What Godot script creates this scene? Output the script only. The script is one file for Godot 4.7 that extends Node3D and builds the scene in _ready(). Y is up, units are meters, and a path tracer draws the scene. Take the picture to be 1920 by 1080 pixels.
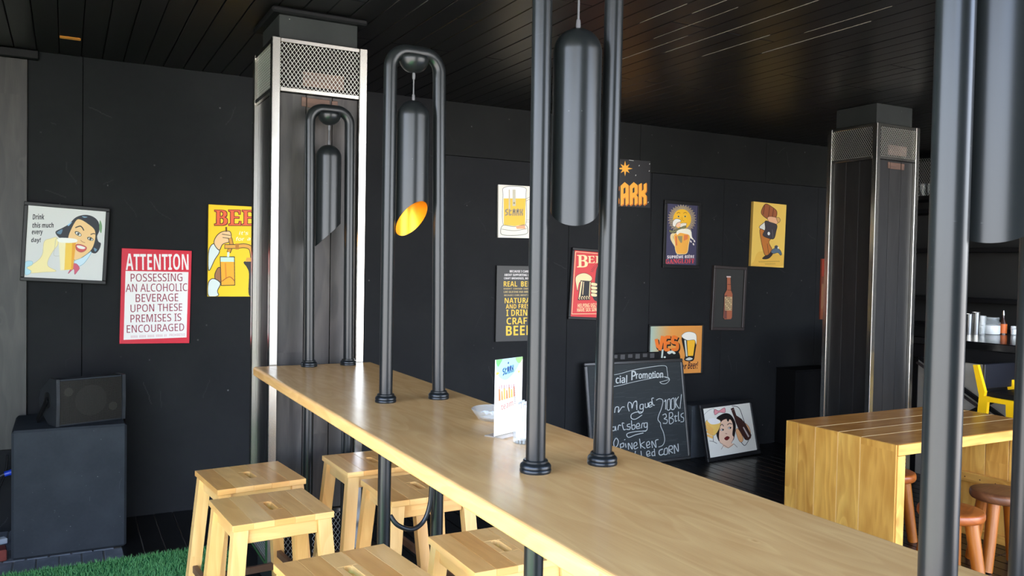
extends Node3D
# A black-painted beer bar, open to the street behind the camera. y is up, metres; x runs along the back wall, z towards the street.

const CEIL := 2.79
const WALL := -5.6
const BAR_TOP := 1.11
var taken := {}
var mats := {}
var rng := RandomNumberGenerator.new()

func _ready():
	rng.seed = 7
	# ---- camera
	var yaw := 0.493975
	var pitch := -0.0270789
	var roll := 0.0187318
	var fwd := Vector3(sin(yaw) * cos(pitch), sin(pitch), -cos(yaw) * cos(pitch))
	var rt := fwd.cross(Vector3.UP).normalized()
	var up := rt.cross(fwd)
	var cam := Camera3D.new()
	cam.name = "camera"
	add_child(cam)
	cam.transform = Transform3D(Basis(rt * cos(roll) + up * sin(roll), up * cos(roll) - rt * sin(roll), -fwd), Vector3(0, 1.6, 0))
	cam.fov = rad_to_deg(2.0 * atan(540.0 / 1555.26))
	cam.near = 0.05
	cam.far = 200.0
	cam.current = true
	# ---- sky and exposure
	var sky_mat := ProceduralSkyMaterial.new()
	sky_mat.sky_top_color = Color(0.42, 0.60, 0.86)
	sky_mat.sky_horizon_color = Color(0.93, 0.94, 0.93)
	sky_mat.sky_curve = 0.22
	sky_mat.ground_bottom_color = Color(0.45, 0.43, 0.40)
	sky_mat.ground_horizon_color = Color(0.62, 0.60, 0.57)
	sky_mat.sky_energy_multiplier = 1.0
	var sky := Sky.new()
	sky.sky_material = sky_mat
	var env := Environment.new()
	env.background_mode = Environment.BG_SKY
	env.sky = sky
	env.background_energy_multiplier = 2.2
	env.tonemap_mode = Environment.TONE_MAPPER_LINEAR
	env.tonemap_exposure = 7.0
	env.sdfgi_enabled = true
	env.ssao_enabled = true
	env.ssil_enabled = true
	var we := WorldEnvironment.new()
	we.name = "world"
	we.environment = env
	add_child(we)
	# ---- the sun, high behind the building, on the street only
	var sun := DirectionalLight3D.new()
	sun.name = "sun"
	add_child(sun)
	sun.look_at_from_position(Vector3(-6, 16, -5), Vector3(0, 0, 0))
	sun.light_energy = 3.0
	sun.light_color = Color(1.0, 0.95, 0.86)
	sun.light_angular_distance = 0.5
	sun.shadow_enabled = true
	materials()
	setting()
	column(0.84, 1.30, -4.40, -3.95, "wood-clad column with steel corner posts and mesh at the end of the long bar table", 0)
	column(4.97, 5.43, -4.34, -3.91, "wood-clad column with steel corner posts and mesh behind the honey-coloured plank table", 1)
	bar_table()
	lamps()
	bar_stools()
	plank_table()
	round_stools()
	speakers()
	posters()
	floor_signs()
	table_items()
	bar_corner()
	turf()
	cables()

# ------------------------------------------------------------------ naming
func numbered(n: String) -> String:
	var k: int = taken.get(n, 0)
	taken[n] = k + 1
	return n if k == 0 else "%s_%03d" % [n, k]

func thing(called, label, category, at := Vector3.ZERO, turn := 0.0, group := ""):
	var o := Node3D.new()
	o.name = numbered(called)
	add_child(o)
	o.position = at
	o.rotation.y = turn
	o.set_meta("label", label)
	o.set_meta("category", category)
	if group != "":
		o.set_meta("group", group)
	return o

func struct(called):
	var o := Node3D.new()
	o.name = called
	o.set_meta("kind", "structure")
	add_child(o)
	return o

func part(called, mesh, m, parent, at := Vector3.ZERO, rot := Vector3.ZERO):
	var o := MeshInstance3D.new()
	o.name = called
	o.mesh = mesh
	o.material_override = m
	parent.add_child(o, true)
	o.position = at
	o.rotation = rot
	return o

# ------------------------------------------------------------------ mesh helpers
func begin() -> SurfaceTool:
	var st := SurfaceTool.new()
	st.begin(Mesh.PRIMITIVE_TRIANGLES)
	return st

func fin(st: SurfaceTool) -> ArrayMesh:
	return st.commit()

func uvof(p: Vector3, n: Vector3, g: int, off: Vector2) -> Vector2:
	var a := n.abs()
	var dom := 0 if a.x > a.y and a.x > a.z else (1 if a.y > a.z else 2)
	if dom == g:
		return Vector2(p[(g + 1) % 3] * 0.15, p[(g + 2) % 3]) + off
	return Vector2(p[g], p[3 - g - dom]) + off

# flat polygon (3 or 4 points) facing `out`
func face(st: SurfaceTool, pts: Array, out: Vector3, g := 0, off := Vector2.ZERO):
	var n: Vector3 = (pts[1] - pts[0]).cross(pts[2] - pts[0])
	if n.length() < 1e-12 and pts.size() > 3:
		n = (pts[2] - pts[0]).cross(pts[3] - pts[0])
	n = n.normalized()
	var q := pts.duplicate()
	if n.dot(out) > 0.0:
		q.reverse()
	else:
		n = -n
	for i in range(1, q.size() - 1):
		for k in [0, i, i + 1]:
			st.set_normal(n)
			st.set_uv(uvof(q[k], n, g, off))
			st.add_vertex(q[k])

# chamfered box about c, grain along axis g
func cb(st: SurfaceTool, size: Vector3, c := Vector3.ZERO, ch := 0.003, g := 0, off := Vector2.ZERO, basis := Basis()):
	var h := size * 0.5
	ch = min(ch, min(h.x, min(h.y, h.z)) * 0.9)
	var P := func(s: Vector3, a: int) -> Vector3:
		var v := Vector3.ZERO
		for i in 3:
			v[i] = s[i] * (h[i] if i == a else h[i] - ch)
		return v
	var emit := func(pts: Array, out: Vector3):
		var n: Vector3 = (pts[1] - pts[0]).cross(pts[2] - pts[0]).normalized()
		var q := pts.duplicate()
		if n.dot(out) > 0.0:
			q.reverse()
		else:
			n = -n
		for i in range(1, q.size() - 1):
			for k in [0, i, i + 1]:
				st.set_normal(basis * n)
				st.set_uv(uvof(q[k], n, g, off))
				st.add_vertex(c + basis * q[k])
	for a in 3:
		var b := (a + 1) % 3
		var d := (a + 2) % 3
		for s in [-1.0, 1.0]:
			var pts := []
			for uv in [[-1, -1], [1, -1], [1, 1], [-1, 1]]:
				var sv := Vector3.ZERO
				sv[a] = s
				sv[b] = uv[0]
				sv[d] = uv[1]
				pts.append(P.call(sv, a))
			var o := Vector3.ZERO
			o[a] = s
			emit.call(pts, o)
		# edges between faces a and b, running along d
		for s in [-1.0, 1.0]:
			for t in [-1.0, 1.0]:
				var s0 := Vector3.ZERO
				s0[a] = s
				s0[b] = t
				s0[d] = -1
				var s1 := s0
				s1[d] = 1
				var o2 := Vector3.ZERO
				o2[a] = s
				o2[b] = t
				emit.call([P.call(s0, a), P.call(s1, a), P.call(s1, b), P.call(s0, b)], o2)
	for x in [-1.0, 1.0]:
		for y in [-1.0, 1.0]:
			for z in [-1.0, 1.0]:
				var sv2 := Vector3(x, y, z)
				emit.call([P.call(sv2, 0), P.call(sv2, 1), P.call(sv2, 2)], sv2)

func box(size: Vector3, ch := 0.003, g := 0, off := Vector2.ZERO) -> ArrayMesh:
	var st := begin()
	cb(st, size, Vector3.ZERO, ch, g, off)
	return fin(st)

# box given by corners, as a part
func slab(called, a: Vector3, b: Vector3, m, parent, ch := 0.003, g := 0, off := Vector2.ZERO):
	return part(called, box((b - a).abs(), ch, g, off), m, parent, (a + b) * 0.5)

# a bar between two points, w x d section; `side` is the direction of w
func bar(st: SurfaceTool, a: Vector3, b: Vector3, w: float, d: float, side: Vector3, ch := 0.002, off := Vector2.ZERO):
	var y := (b - a).normalized()
	var x := (side - y * side.dot(y)).normalized()
	var z := x.cross(y)
	cb(st, Vector3(w, a.distance_to(b), d), (a + b) * 0.5, ch, 1, off, Basis(x, y, z))

func tube(st: SurfaceTool, path: Array, r, seg := 20, caps := true):
	var n := path.size()
	var t0: Vector3 = (path[1] - path[0]).normalized()
	var u := t0.cross(Vector3.UP if abs(t0.y) < 0.9 else Vector3.RIGHT).normalized()
	var rings := []
	var along := 0.0
	for i in n:
		var t: Vector3 = (path[min(i + 1, n - 1)] - path[max(i - 1, 0)]).normalized()
		u = (u - t * u.dot(t)).normalized()
		var v := t.cross(u)
		if i > 0:
			along += path[i].distance_to(path[i - 1])
		var rr: float = r[i] if r is Array else r
		var ring := []
		for k in seg + 1:
			var a := TAU * k / seg
			var d: Vector3 = u * cos(a) + v * sin(a)
			ring.append([path[i] + d * rr, d, Vector2(along, float(k) / seg * TAU * rr)])
		rings.append(ring)
	for i in n - 1:
		for k in seg:
			quad_smooth(st, rings[i][k], rings[i + 1][k], rings[i + 1][k + 1], rings[i][k + 1])
	if caps:
		for e in [0, n - 1]:
			var t: Vector3 = (path[1] - path[0]) if e == 0 else (path[n - 1] - path[n - 2])
			var out: Vector3 = -t if e == 0 else t
			for k in seg:
				face(st, [path[e], rings[e][k][0], rings[e][k + 1][0]], out)

func quad_smooth(st: SurfaceTool, a, b, c, d):
	var n: Vector3 = (b[0] - a[0]).cross(c[0] - a[0])
	if n.length() < 1e-14:
		n = (c[0] - a[0]).cross(d[0] - a[0])
	var q := [a, b, c, d]
	if n.dot(a[1] + b[1] + c[1] + d[1]) > 0.0:
		q = [d, c, b, a]
	for k in [0, 1, 2, 0, 2, 3]:
		st.set_normal(q[k][1])
		st.set_uv(q[k][2])
		st.add_vertex(q[k][0])

# profile of (radius, height) turned about y; `inside` flips the normals
func lathe(st: SurfaceTool, prof: Array, seg := 32, at := Vector3.ZERO, scale_x := 1.0):
	var m := prof.size()
	for i in m - 1:
		var p: Vector2 = prof[i]
		var q: Vector2 = prof[i + 1]
		if p.distance_to(q) < 1e-7:
			continue
		var ns := []
		var d0 := (q - p).normalized()
		for e in 2:
			var d := d0
			var j := i - 1 if e == 0 else i + 1
			if j >= 0 and j + 1 < m:
				var dj: Vector2 = (prof[j + 1] - prof[j]).normalized()
				if dj.dot(d0) > 0.75:
					d = (dj + d0).normalized()
			ns.append(Vector2(d.y, -d.x))
		for k in seg:
			var c := []
			for kk in [k, k + 1]:
				var a = TAU * kk / seg
				for e in 2:
					var pt: Vector2 = p if e == 0 else q
					var nn: Vector2 = ns[e]
					c.append([at + Vector3(pt.x * cos(a) * scale_x, pt.y, pt.x * sin(a)), Vector3(nn.x * cos(a), nn.y, nn.x * sin(a)), Vector2(pt.x * cos(a), pt.x * sin(a) + pt.y)])
			quad_smooth(st, c[0], c[1], c[3], c[2])

func dome(r: float, y: float, h: float, n := 10) -> Array:
	var a := []
	for i in n + 1:
		var t := PI * 0.5 * i / n
		a.append(Vector2(max(r * cos(t), 0.0), y + h * sin(t)))
	return a

# outline in the xy plane pushed from z0 to z1
func prism(st: SurfaceTool, poly: Array, z0: float, z1: float, g := 0, off := Vector2.ZERO):
	var pv := PackedVector2Array(poly)
	var ix := Geometry2D.triangulate_polygon(pv)
	var cen := Vector2.ZERO
	for p in pv:
		cen += p / pv.size()
	for t in range(0, ix.size(), 3):
		for zz in [[z0, -1.0], [z1, 1.0]]:
			var tri := []
			for k in 3:
				tri.append(Vector3(pv[ix[t + k]].x, pv[ix[t + k]].y, zz[0]))
			face(st, tri, Vector3(0, 0, zz[1] * (1.0 if z1 > z0 else -1.0)), g, off)
	var cw := Geometry2D.is_polygon_clockwise(pv)
	for i in pv.size():
		var a := pv[i]
		var b := pv[(i + 1) % pv.size()]
		var d := b - a
		var o := Vector2(-d.y, d.x) if cw else Vector2(d.y, -d.x)
		face(st, [Vector3(a.x, a.y, z0), Vector3(b.x, b.y, z0), Vector3(b.x, b.y, z1), Vector3(a.x, a.y, z1)], Vector3(o.x, o.y, 0), g, off)

# ------------------------------------------------------------------ materials
func std(col: Color, rough := 0.6, metal := 0.0, spec := 0.5) -> StandardMaterial3D:
	var m := StandardMaterial3D.new()
	m.albedo_color = col
	m.roughness = rough
	m.metallic = metal
	m.metallic_specular = spec
	return m

func noise(sd: int, f: float, oct := 3) -> FastNoiseLite:
	var n := FastNoiseLite.new()
	n.seed = sd
	n.noise_type = FastNoiseLite.TYPE_SIMPLEX_SMOOTH
	n.frequency = f
	n.fractal_octaves = oct
	return n

# wood: grain along u; `span` is the size in metres that the picture covers
func wood(sd: int, light: Color, dark: Color, span: Vector2, px: Vector2i, rings: float, streak: float, warp: float, knots := []) -> ImageTexture:
	var nw := noise(sd, 1.0, 2)
	var nf := noise(sd + 1, 1.0, 2)
	var nb := noise(sd + 2, 1.0, 2)
	var data := PackedByteArray()
	data.resize(px.x * px.y * 3)
	var k := 0
	for j in px.y:
		var v := span.y * j / px.y
		for i in px.x:
			var u := span.x * i / px.x
			var w := nw.get_noise_2d(u * 1.3, v * 7.0)
			var ph := v * rings + w * warp
			var dk := 0.0
			for kn in knots:
				var dx: float = (u - kn.x) * 0.45
				var dy: float = v - kn.y
				var rr := sqrt(dx * dx + dy * dy)
				ph += 2.2 * exp(-rr * 38.0 / kn.z)
				dk += exp(-pow(rr / (0.008 * kn.z), 2.0)) * 0.85
			var g = ph - floor(ph)
			g = smoothstep(0.0, 0.75, g) * (1.0 - smoothstep(0.86, 1.0, g))
			var f := nf.get_noise_2d(u * 9.0, v * 420.0)
			var t = 0.35 + 0.45 * g * streak + f * 0.22 * streak + nb.get_noise_2d(u * 3.0, v * 14.0) * 0.3 + dk
			t = clamp(t, 0.0, 1.0)
			var c := light.lerp(dark, t)
			data[k] = int(clamp(c.r, 0.0, 1.0) * 255.0)
			data[k + 1] = int(clamp(c.g, 0.0, 1.0) * 255.0)
			data[k + 2] = int(clamp(c.b, 0.0, 1.0) * 255.0)
			k += 3
	var im := Image.create_from_data(px.x, px.y, false, Image.FORMAT_RGB8, data)
	im.generate_mipmaps()
	return ImageTexture.create_from_image(im)

func wood_mat(tex: ImageTexture, span: Vector2, rough: float, spec := 0.5) -> StandardMaterial3D:
	var m := std(Color.WHITE, rough, 0.0, spec)
	m.albedo_texture = tex
	m.uv1_scale = Vector3(1.0 / span.x, 1.0 / span.y, 1)
	return m

# painted surface with blotches, scuffs and small chips
func paint(sd: int, base: Color, other: Color, chip: Color, size: float, rough: float, chips := 40, scuffs := 20, spec := 0.5) -> StandardMaterial3D:
	var n := 512
	var n1 := noise(sd, 0.006, 4)
	var n2 := noise(sd + 3, 0.08, 2)
	var im := Image.create(n, n, false, Image.FORMAT_RGB8)
	var i1 := n1.get_seamless_image(n, n)
	var i2 := n2.get_seamless_image(n, n)
	var d1 := i1.get_data()
	var d2 := i2.get_data()
	var data := PackedByteArray()
	data.resize(n * n * 3)
	for k in n * n:
		var t := clampf((d1[k] / 255.0 - 0.3) * 1.6, 0.0, 1.0) * 0.75 + d2[k] / 255.0 * 0.25
		var c := base.lerp(other, t)
		data[k * 3] = int(c.r * 255.0)
		data[k * 3 + 1] = int(c.g * 255.0)
		data[k * 3 + 2] = int(c.b * 255.0)
	im = Image.create_from_data(n, n, false, Image.FORMAT_RGB8, data)
	var r := RandomNumberGenerator.new()
	r.seed = sd
	for s in scuffs:
		var p := Vector2(r.randf() * n, r.randf() * n)
		var d := Vector2.from_angle(r.randf() * TAU)
		var cc := base.lerp(chip, r.randf_range(0.12, 0.3))
		for q in r.randi_range(6, 40):
			im.set_pixelv(Vector2i(p).clampi(0, n - 1), cc)
			p += d
			d = d.rotated(r.randf_range(-0.15, 0.15))
	for s in chips:
		im.fill_rect(Rect2i(r.randi() % (n - 3), r.randi() % (n - 3), r.randi_range(1, 2), r.randi_range(1, 2)), base.lerp(chip, r.randf_range(0.3, 1.0)))
	im.generate_mipmaps()
	var m := std(Color.WHITE, rough, 0.0, spec)
	m.albedo_texture = ImageTexture.create_from_image(im)
	m.uv1_triplanar = true
	m.uv1_world_triplanar = true
	m.uv1_scale = Vector3.ONE / size
	return m

func materials():
	mats.bar_top = wood_mat(wood(11, Color(0.92, 0.73, 0.47), Color(0.81, 0.60, 0.36), Vector2(4, 0.8), Vector2i(1400, 400), 9.0, 0.55, 2.4, [Vector3(2.9, 0.3, 0.4), Vector3(1.2, 0.45, 0.35), Vector3(3.3, 0.12, 0.35)]), Vector2(4, 0.8), 0.24)
	for i in 3:
		mats["stool%d" % i] = wood_mat(wood(21 + i, [Color(0.93, 0.76, 0.50), Color(0.90, 0.72, 0.45), Color(0.88, 0.67, 0.39)][i], [Color(0.82, 0.62, 0.36), Color(0.80, 0.58, 0.32), Color(0.76, 0.53, 0.28)][i], Vector2(1, 0.5), Vector2i(420, 256), 14.0, 0.6, 1.6, [Vector3(0.62, 0.31, 0.35)]), Vector2(1, 0.5), 0.3)
	for i in 3:
		mats["plank%d" % i] = wood_mat(wood(41 + i, [Color(0.93, 0.75, 0.40), Color(0.90, 0.70, 0.36), Color(0.94, 0.74, 0.38)][i], [Color(0.72, 0.50, 0.21), Color(0.69, 0.47, 0.19), Color(0.74, 0.52, 0.22)][i], Vector2(1.5, 0.75), Vector2i(640, 384), 9.0, 0.6, 1.3, [Vector3(0.35, 0.22, 1.1), Vector3(0.95, 0.5, 1.3), Vector3(1.25, 0.12, 0.9), Vector3(0.15, 0.62, 1.0), Vector3(0.62, 0.08, 1.1), Vector3(0.7, 0.36, 0.9), Vector3(1.12, 0.68, 1.1), Vector3(0.42, 0.5, 0.8)]), Vector2(1.5, 0.75), 0.33)
		mats["top%d" % i] = wood_mat(wood(51 + i, [Color(0.82, 0.57, 0.28), Color(0.78, 0.54, 0.26), Color(0.84, 0.59, 0.29)][i], [Color(0.66, 0.42, 0.18), Color(0.64, 0.40, 0.17), Color(0.68, 0.44, 0.19)][i], Vector2(1.5, 0.75), Vector2i(512, 256), 9.0, 0.5, 1.2), Vector2(1.5, 0.75), 0.26)
	mats.seat_red = wood_mat(wood(61, Color(0.72, 0.40, 0.16), Color(0.52, 0.25, 0.09), Vector2(1, 0.5), Vector2i(256, 160), 20.0, 0.6, 2.0), Vector2(1, 0.5), 0.35)
	mats.seat_brown = wood_mat(wood(62, Color(0.52, 0.33, 0.20), Color(0.36, 0.21, 0.12), Vector2(1, 0.5), Vector2i(256, 160), 20.0, 0.6, 2.0), Vector2(1, 0.5), 0.42)
	mats.leg_orange = wood_mat(wood(63, Color(0.70, 0.41, 0.12), Color(0.54, 0.28, 0.07), Vector2(1, 0.5), Vector2i(256, 160), 16.0, 0.5, 1.6), Vector2(1, 0.5), 0.34)
	for i in 3:
		mats["clad%d" % i] = wood_mat(wood(71 + i, [Color(0.272, 0.251, 0.234), Color(0.246, 0.230, 0.217), Color(0.293, 0.268, 0.246)][i], [Color(0.136, 0.123, 0.115), Color(0.119, 0.111, 0.106), Color(0.145, 0.128, 0.119)][i], Vector2(2.4, 0.3), Vector2i(700, 128), 8.0, 0.8, 1.0, [Vector3(1.1, 0.1, 0.7), Vector3(2.0, 0.2, 0.6)]), Vector2(2.4, 0.3), 0.5)
		mats["black_clad%d" % i] = wood_mat(wood(76 + i, [Color(0.124, 0.124, 0.127), Color(0.115, 0.115, 0.118), Color(0.133, 0.130, 0.130)][i], [Color(0.068, 0.068, 0.071), Color(0.062, 0.062, 0.065), Color(0.074, 0.073, 0.073)][i], Vector2(2.4, 0.3), Vector2i(512, 96), 8.0, 0.7, 1.0), Vector2(2.4, 0.3), 0.45)
		mats["ceil%d" % i] = wood_mat(wood(81 + i, [Color(0.081, 0.077, 0.074), Color(0.071, 0.068, 0.067), Color(0.090, 0.084, 0.079)][i], [Color(0.043, 0.040, 0.038), Color(0.037, 0.035, 0.034), Color(0.050, 0.045, 0.041)][i], Vector2(2.4, 0.3), Vector2i(512, 96), 18.0, 0.7, 2.0), Vector2(2.4, 0.3), 0.34)
		mats["floor%d" % i] = wood_mat(wood(91 + i, [Color(0.093, 0.090, 0.090), Color(0.081, 0.079, 0.081), Color(0.105, 0.099, 0.096)][i], [Color(0.046, 0.043, 0.043), Color(0.040, 0.038, 0.040), Color(0.053, 0.048, 0.046)][i], Vector2(2.0, 0.3), Vector2i(512, 96), 18.0, 0.8, 2.0), Vector2(2.0, 0.3), 0.3)
	mats.wall = paint(101, Color(0.118, 0.123, 0.131), Color(0.145, 0.15, 0.155), Color(0.45, 0.45, 0.44), 2.4, 0.6, 26, 26, 0.2)
	mats.wall_top = paint(102, Color(0.105, 0.11, 0.11), Color(0.13, 0.135, 0.132), Color(0.45, 0.45, 0.44), 2.4, 0.6, 26, 16, 0.2)
	mats.carpet = paint(103, Color(0.205, 0.219, 0.235), Color(0.245, 0.26, 0.277), Color(0.6, 0.6, 0.58), 0.9, 0.9, 70, 16, 0.2)
	mats.concrete_black = paint(104, Color(0.15, 0.16, 0.158), Color(0.18, 0.19, 0.186), Color(0.6, 0.6, 0.58), 1.0, 0.6, 40, 10, 0.3)
	mats.paver = paint(105, Color(0.42, 0.43, 0.45), Color(0.55, 0.555, 0.57), Color(0.2, 0.2, 0.2), 0.7, 0.85, 200, 10)
	mats.pavement = paint(106, Color(0.60, 0.58, 0.55), Color(0.68, 0.66, 0.63), Color(0.3, 0.3, 0.3), 3.0, 0.9, 200, 10)
	mats.cheek = paint(109, Color(0.17, 0.18, 0.195), Color(0.21, 0.22, 0.235), Color(0.7, 0.7, 0.7), 0.4, 0.5, 80, 20, 0.4)
	mats.black = std(Color(0.075, 0.075, 0.08), 0.5, 0.0, 0.3)
	mats.dusty = std(Color(0.46, 0.43, 0.39), 0.95, 0.0, 0.1)
	mats.gap = std(Color(0.03, 0.03, 0.03), 0.9, 0.0, 0.1)
	mats.pole = paint(107, Color(0.085, 0.096, 0.10), Color(0.10, 0.112, 0.116), Color(0.5, 0.5, 0.5), 0.6, 0.3, 10, 3, 0.45)
	mats.steel = std(Color(0.80, 0.79, 0.76), 0.22, 1.0)
	mats.mesh = std(Color(0.84, 0.84, 0.81), 0.36, 0.75)
	mats.recess_shade = std(Color(0.105, 0.088, 0.08), 0.8, 0.0, 0.2)  # dark brown that carries the shade of the recess behind the mesh
	mats.gold = std(Color(0.98, 0.68, 0.16), 0.38, 0.55)
	mats.cord = std(Color(0.32, 0.32, 0.33), 0.5)
	mats.frame_black = std(Color(0.11, 0.11, 0.115), 0.45, 0.0, 0.4)
	mats.frame_brown = std(Color(0.20, 0.17, 0.165), 0.4)
	mats.bare = std(Color(0.50, 0.47, 0.43), 0.7)
	mats.raw = std(Color(0.95, 0.62, 0.25), 0.7)  # orange of the warm light in the ceiling gap, put into the colour
	mats.brown_block = wood_mat(wood(66, Color(0.42, 0.31, 0.25), Color(0.25, 0.18, 0.15), Vector2(1, 0.5), Vector2i(256, 128), 14.0, 0.7, 2.0), Vector2(1, 0.5), 0.6)
	mats.filler = std(Color(0.86, 0.70, 0.46), 0.5)
	mats.white = std(Color(0.93, 0.93, 0.92), 0.7)
	mats.yellow = std(Color(0.96, 0.76, 0.05), 0.4)
	mats.panel_grey = paint(108, Color(0.62, 0.60, 0.56), Color(0.68, 0.66, 0.62), Color(0.4, 0.4, 0.4), 1.0, 0.7, 10, 4)
	mats.rung = std(Color(0.36, 0.25, 0.18), 0.5)
	var g := std(Color(0.93, 0.97, 0.97, 0.16), 0.04)
	g.transparency = BaseMaterial3D.TRANSPARENCY_ALPHA
	mats.glass = g

# ------------------------------------------------------------------ the room
func setting():
	# floor: black boards on a dark base, each board its own piece
	var fl = struct("floor")
	slab("base", Vector3(0.80, -0.2, WALL - 0.15), Vector3(8.3, -0.0075, 0.6), mats.dusty, fl, 0.001)
	slab("base", Vector3(-1.6, -0.2, WALL - 0.15), Vector3(0.80, -0.0075, -4.835), mats.dusty, fl, 0.001)
	var lens := [1.5, 1.9, 2.3]
	var bm := {}
	var pitch := 0.108
	for i in 72:
		var x := 0.385 + 0.054 - 0.108 + pitch * i
		var z := WALL
		var first := true
		while z < 0.5:
			var l: float = lens[rng.randi() % 3]
			if first:
				l *= rng.randf_range(0.4, 1.0)
				l = snapped(l, 0.3)
				first = false
			if x > 5.4:
				l = 3.4
			var z1: float = min(z + l, 0.5)
			if 0.5 - z1 < 0.3:
				z1 = 0.5
			if x < 0.80:
				z1 = min(z1, -4.83)
				if z >= -4.84:
					break
			var key := "%d" % int(round((z1 - z) * 1000))
			if not bm.has(key):
				bm[key] = box(Vector3(pitch - 0.006, 0.009, z1 - z - 0.003), 0.0022, 2, Vector2(rng.randf(), rng.randf()))
			part("board", bm[key], mats["floor%d" % (rng.randi() % 3)], fl, Vector3(x, -0.0045 - rng.randf() * 0.0012, (z + z1) * 0.5))
			z = z1
	# grey pavers at the edge of the turf, under and beside the speaker cabinet
	var pv: ArrayMesh = box(Vector3(0.102, 0.03, 0.19), 0.005)
	for r in 4:
		for i in 16:
			var x := 0.295 - 0.053 - 0.106 * i - (0.05 if r % 2 else 0.0)
			if x < -1.25:
				continue
			part("paver", pv, mats.paver, fl, Vector3(x, -0.0165 + rng.randf_range(-0.0015, 0.0), -4.93 - 0.194 * r))
	# ceiling: black varnished boards running to the back wall
	var ce = struct("ceiling")
	slab("roof_slab", Vector3(-1.3, CEIL + 0.02, WALL - 0.15), Vector3(8.3, CEIL + 0.22, 0.6), mats.gap, ce, 0.001)
	bm = {}
	for i in 83:
		var x := -1.2833 + 0.1133 * i + fposmod(-0.0937 + 1.2833, 0.1133)
		var cuts := [WALL, WALL + [1.3, 1.9, 2.4][rng.randi() % 3], -1.9 + [0.0, 0.5, 0.9][rng.randi() % 3], 0.6]
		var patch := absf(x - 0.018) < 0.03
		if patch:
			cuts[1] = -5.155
		for k in 3:
			var key := "%d" % int(round((cuts[k + 1] - cuts[k]) * 1000))
			if not bm.has(key):
				bm[key] = box(Vector3(0.1093, 0.018, cuts[k + 1] - cuts[k] - (0.02 if patch and k == 0 else 0.004)), 0.0025, 2, Vector2(rng.randf(), rng.randf()))
			var b = part("board", bm[key], mats["ceil%d" % (rng.randi() % 3)], ce, Vector3(x, CEIL + 0.009 + rng.randf() * 0.0015, (cuts[k] + cuts[k + 1]) * 0.5))
			b.rotation.z = rng.randf_range(-0.004, 0.004)
	var raw = slab("gap_glow_strip", Vector3(-0.034, CEIL - 0.001, -5.178), Vector3(0.07, CEIL + 0.02, -5.122), mats.raw, ce, 0.002)  # strip painted orange for warm light shining through a gap in the boards
	raw.set_meta("label", "orange strip between black boards, coloured as warm light through a gap")
	# bare wood showing along the edges of some boards
	for e in [[2.709, -3.48, -2.87], [2.935, -3.67, -2.60], [3.162, -3.63, -3.12], [3.275, -3.0, -2.5], [2.595, -3.05, -2.75], [2.822, -3.93, -3.35], [3.389, -3.4, -2.7], [2.482, -3.3, -2.95]]:
		var jx: float = -0.0370 + 0.1133 * round((e[0] + 0.0370) / 0.1133)
		slab("bare_edge", Vector3(jx - 0.0008, CEIL - 0.0005, e[1]), Vector3(jx + 0.0008, CEIL + 0.003, e[2]), mats.bare, ce, 0.0001)
	# back wall: painted panels with open joints
	var wb = struct("wall_back")
	slab("core", Vector3(-1.6, -0.2, WALL - 0.2), Vector3(8.3, CEIL + 0.2, WALL - 0.02), mats.gap, wb, 0.001)
	var xs := [-1.6, -0.21, 0.087, 1.23, 2.37, 3.518, 4.33, 5.13, 6.31, 7.2, 8.1]
	for i in xs.size() - 1:
		slab("panel", Vector3(xs[i] + 0.0015, -0.01, WALL - 0.02), Vector3(xs[i + 1] - 0.0015, 2.398 if xs[i] > 2.3 else CEIL + 0.01, WALL), mats.wall, wb, 0.0015)
	var us := [2.37, 4.2, 5.62, 6.9, 8.1]
	for i in us.size() - 1:
		slab("panel", Vector3(us[i] + 0.0012, 2.401, WALL - 0.02), Vector3(us[i + 1] - 0.0012, CEIL + 0.01, WALL + 0.003), mats.wall_top, wb, 0.0015)
	# boarded pilaster at the left end
	var wl = struct("wall_left")
	var px := [-1.305, -1.1, -0.90, -0.555, -0.385, -0.195]
	for i in px.size() - 1:
		slab("plank", Vector3(px[i] + 0.002, 0.48, WALL), Vector3(px[i + 1] - 0.002, 2.735, WALL + 0.03), mats["clad%d" % (i % 3)], wl, 0.003, 1, Vector2(i * 0.37, i * 0.11))
	slab("cornice", Vector3(-1.305, 2.737, WALL), Vector3(-0.14, CEIL, WALL + 0.05), mats.black, wl, 0.006)
	slab("side_core", Vector3(-1.45, -0.2, WALL), Vector3(-1.31, CEIL + 0.2, -2.7), mats.wall, wl, 0.003)
	# right wall
	var wr = struct("wall_right")
	slab("core", Vector3(8.1, -0.2, WALL - 0.2), Vector3(8.3, CEIL + 0.2, 0.6), mats.wall, wr, 0.003)
	# the wall behind the camera, between the open left side and the open right front
	var wf = struct("wall_front")
	slab("core", Vector3(0.3, -0.2, 0.6), Vector3(1.85, CEIL + 0.2, 0.75), mats.wall, wf, 0.003)
	# the street outside
	var gr = struct("ground")
	slab("pavement", Vector3(-30, -0.35, 0.76), Vector3(34, -0.04, 34), mats.pavement, gr, 0.005)
	slab("pavement", Vector3(-30, -0.35, -12), Vector3(-1.6, -0.04, 0.75), mats.pavement, gr, 0.005)

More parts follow.
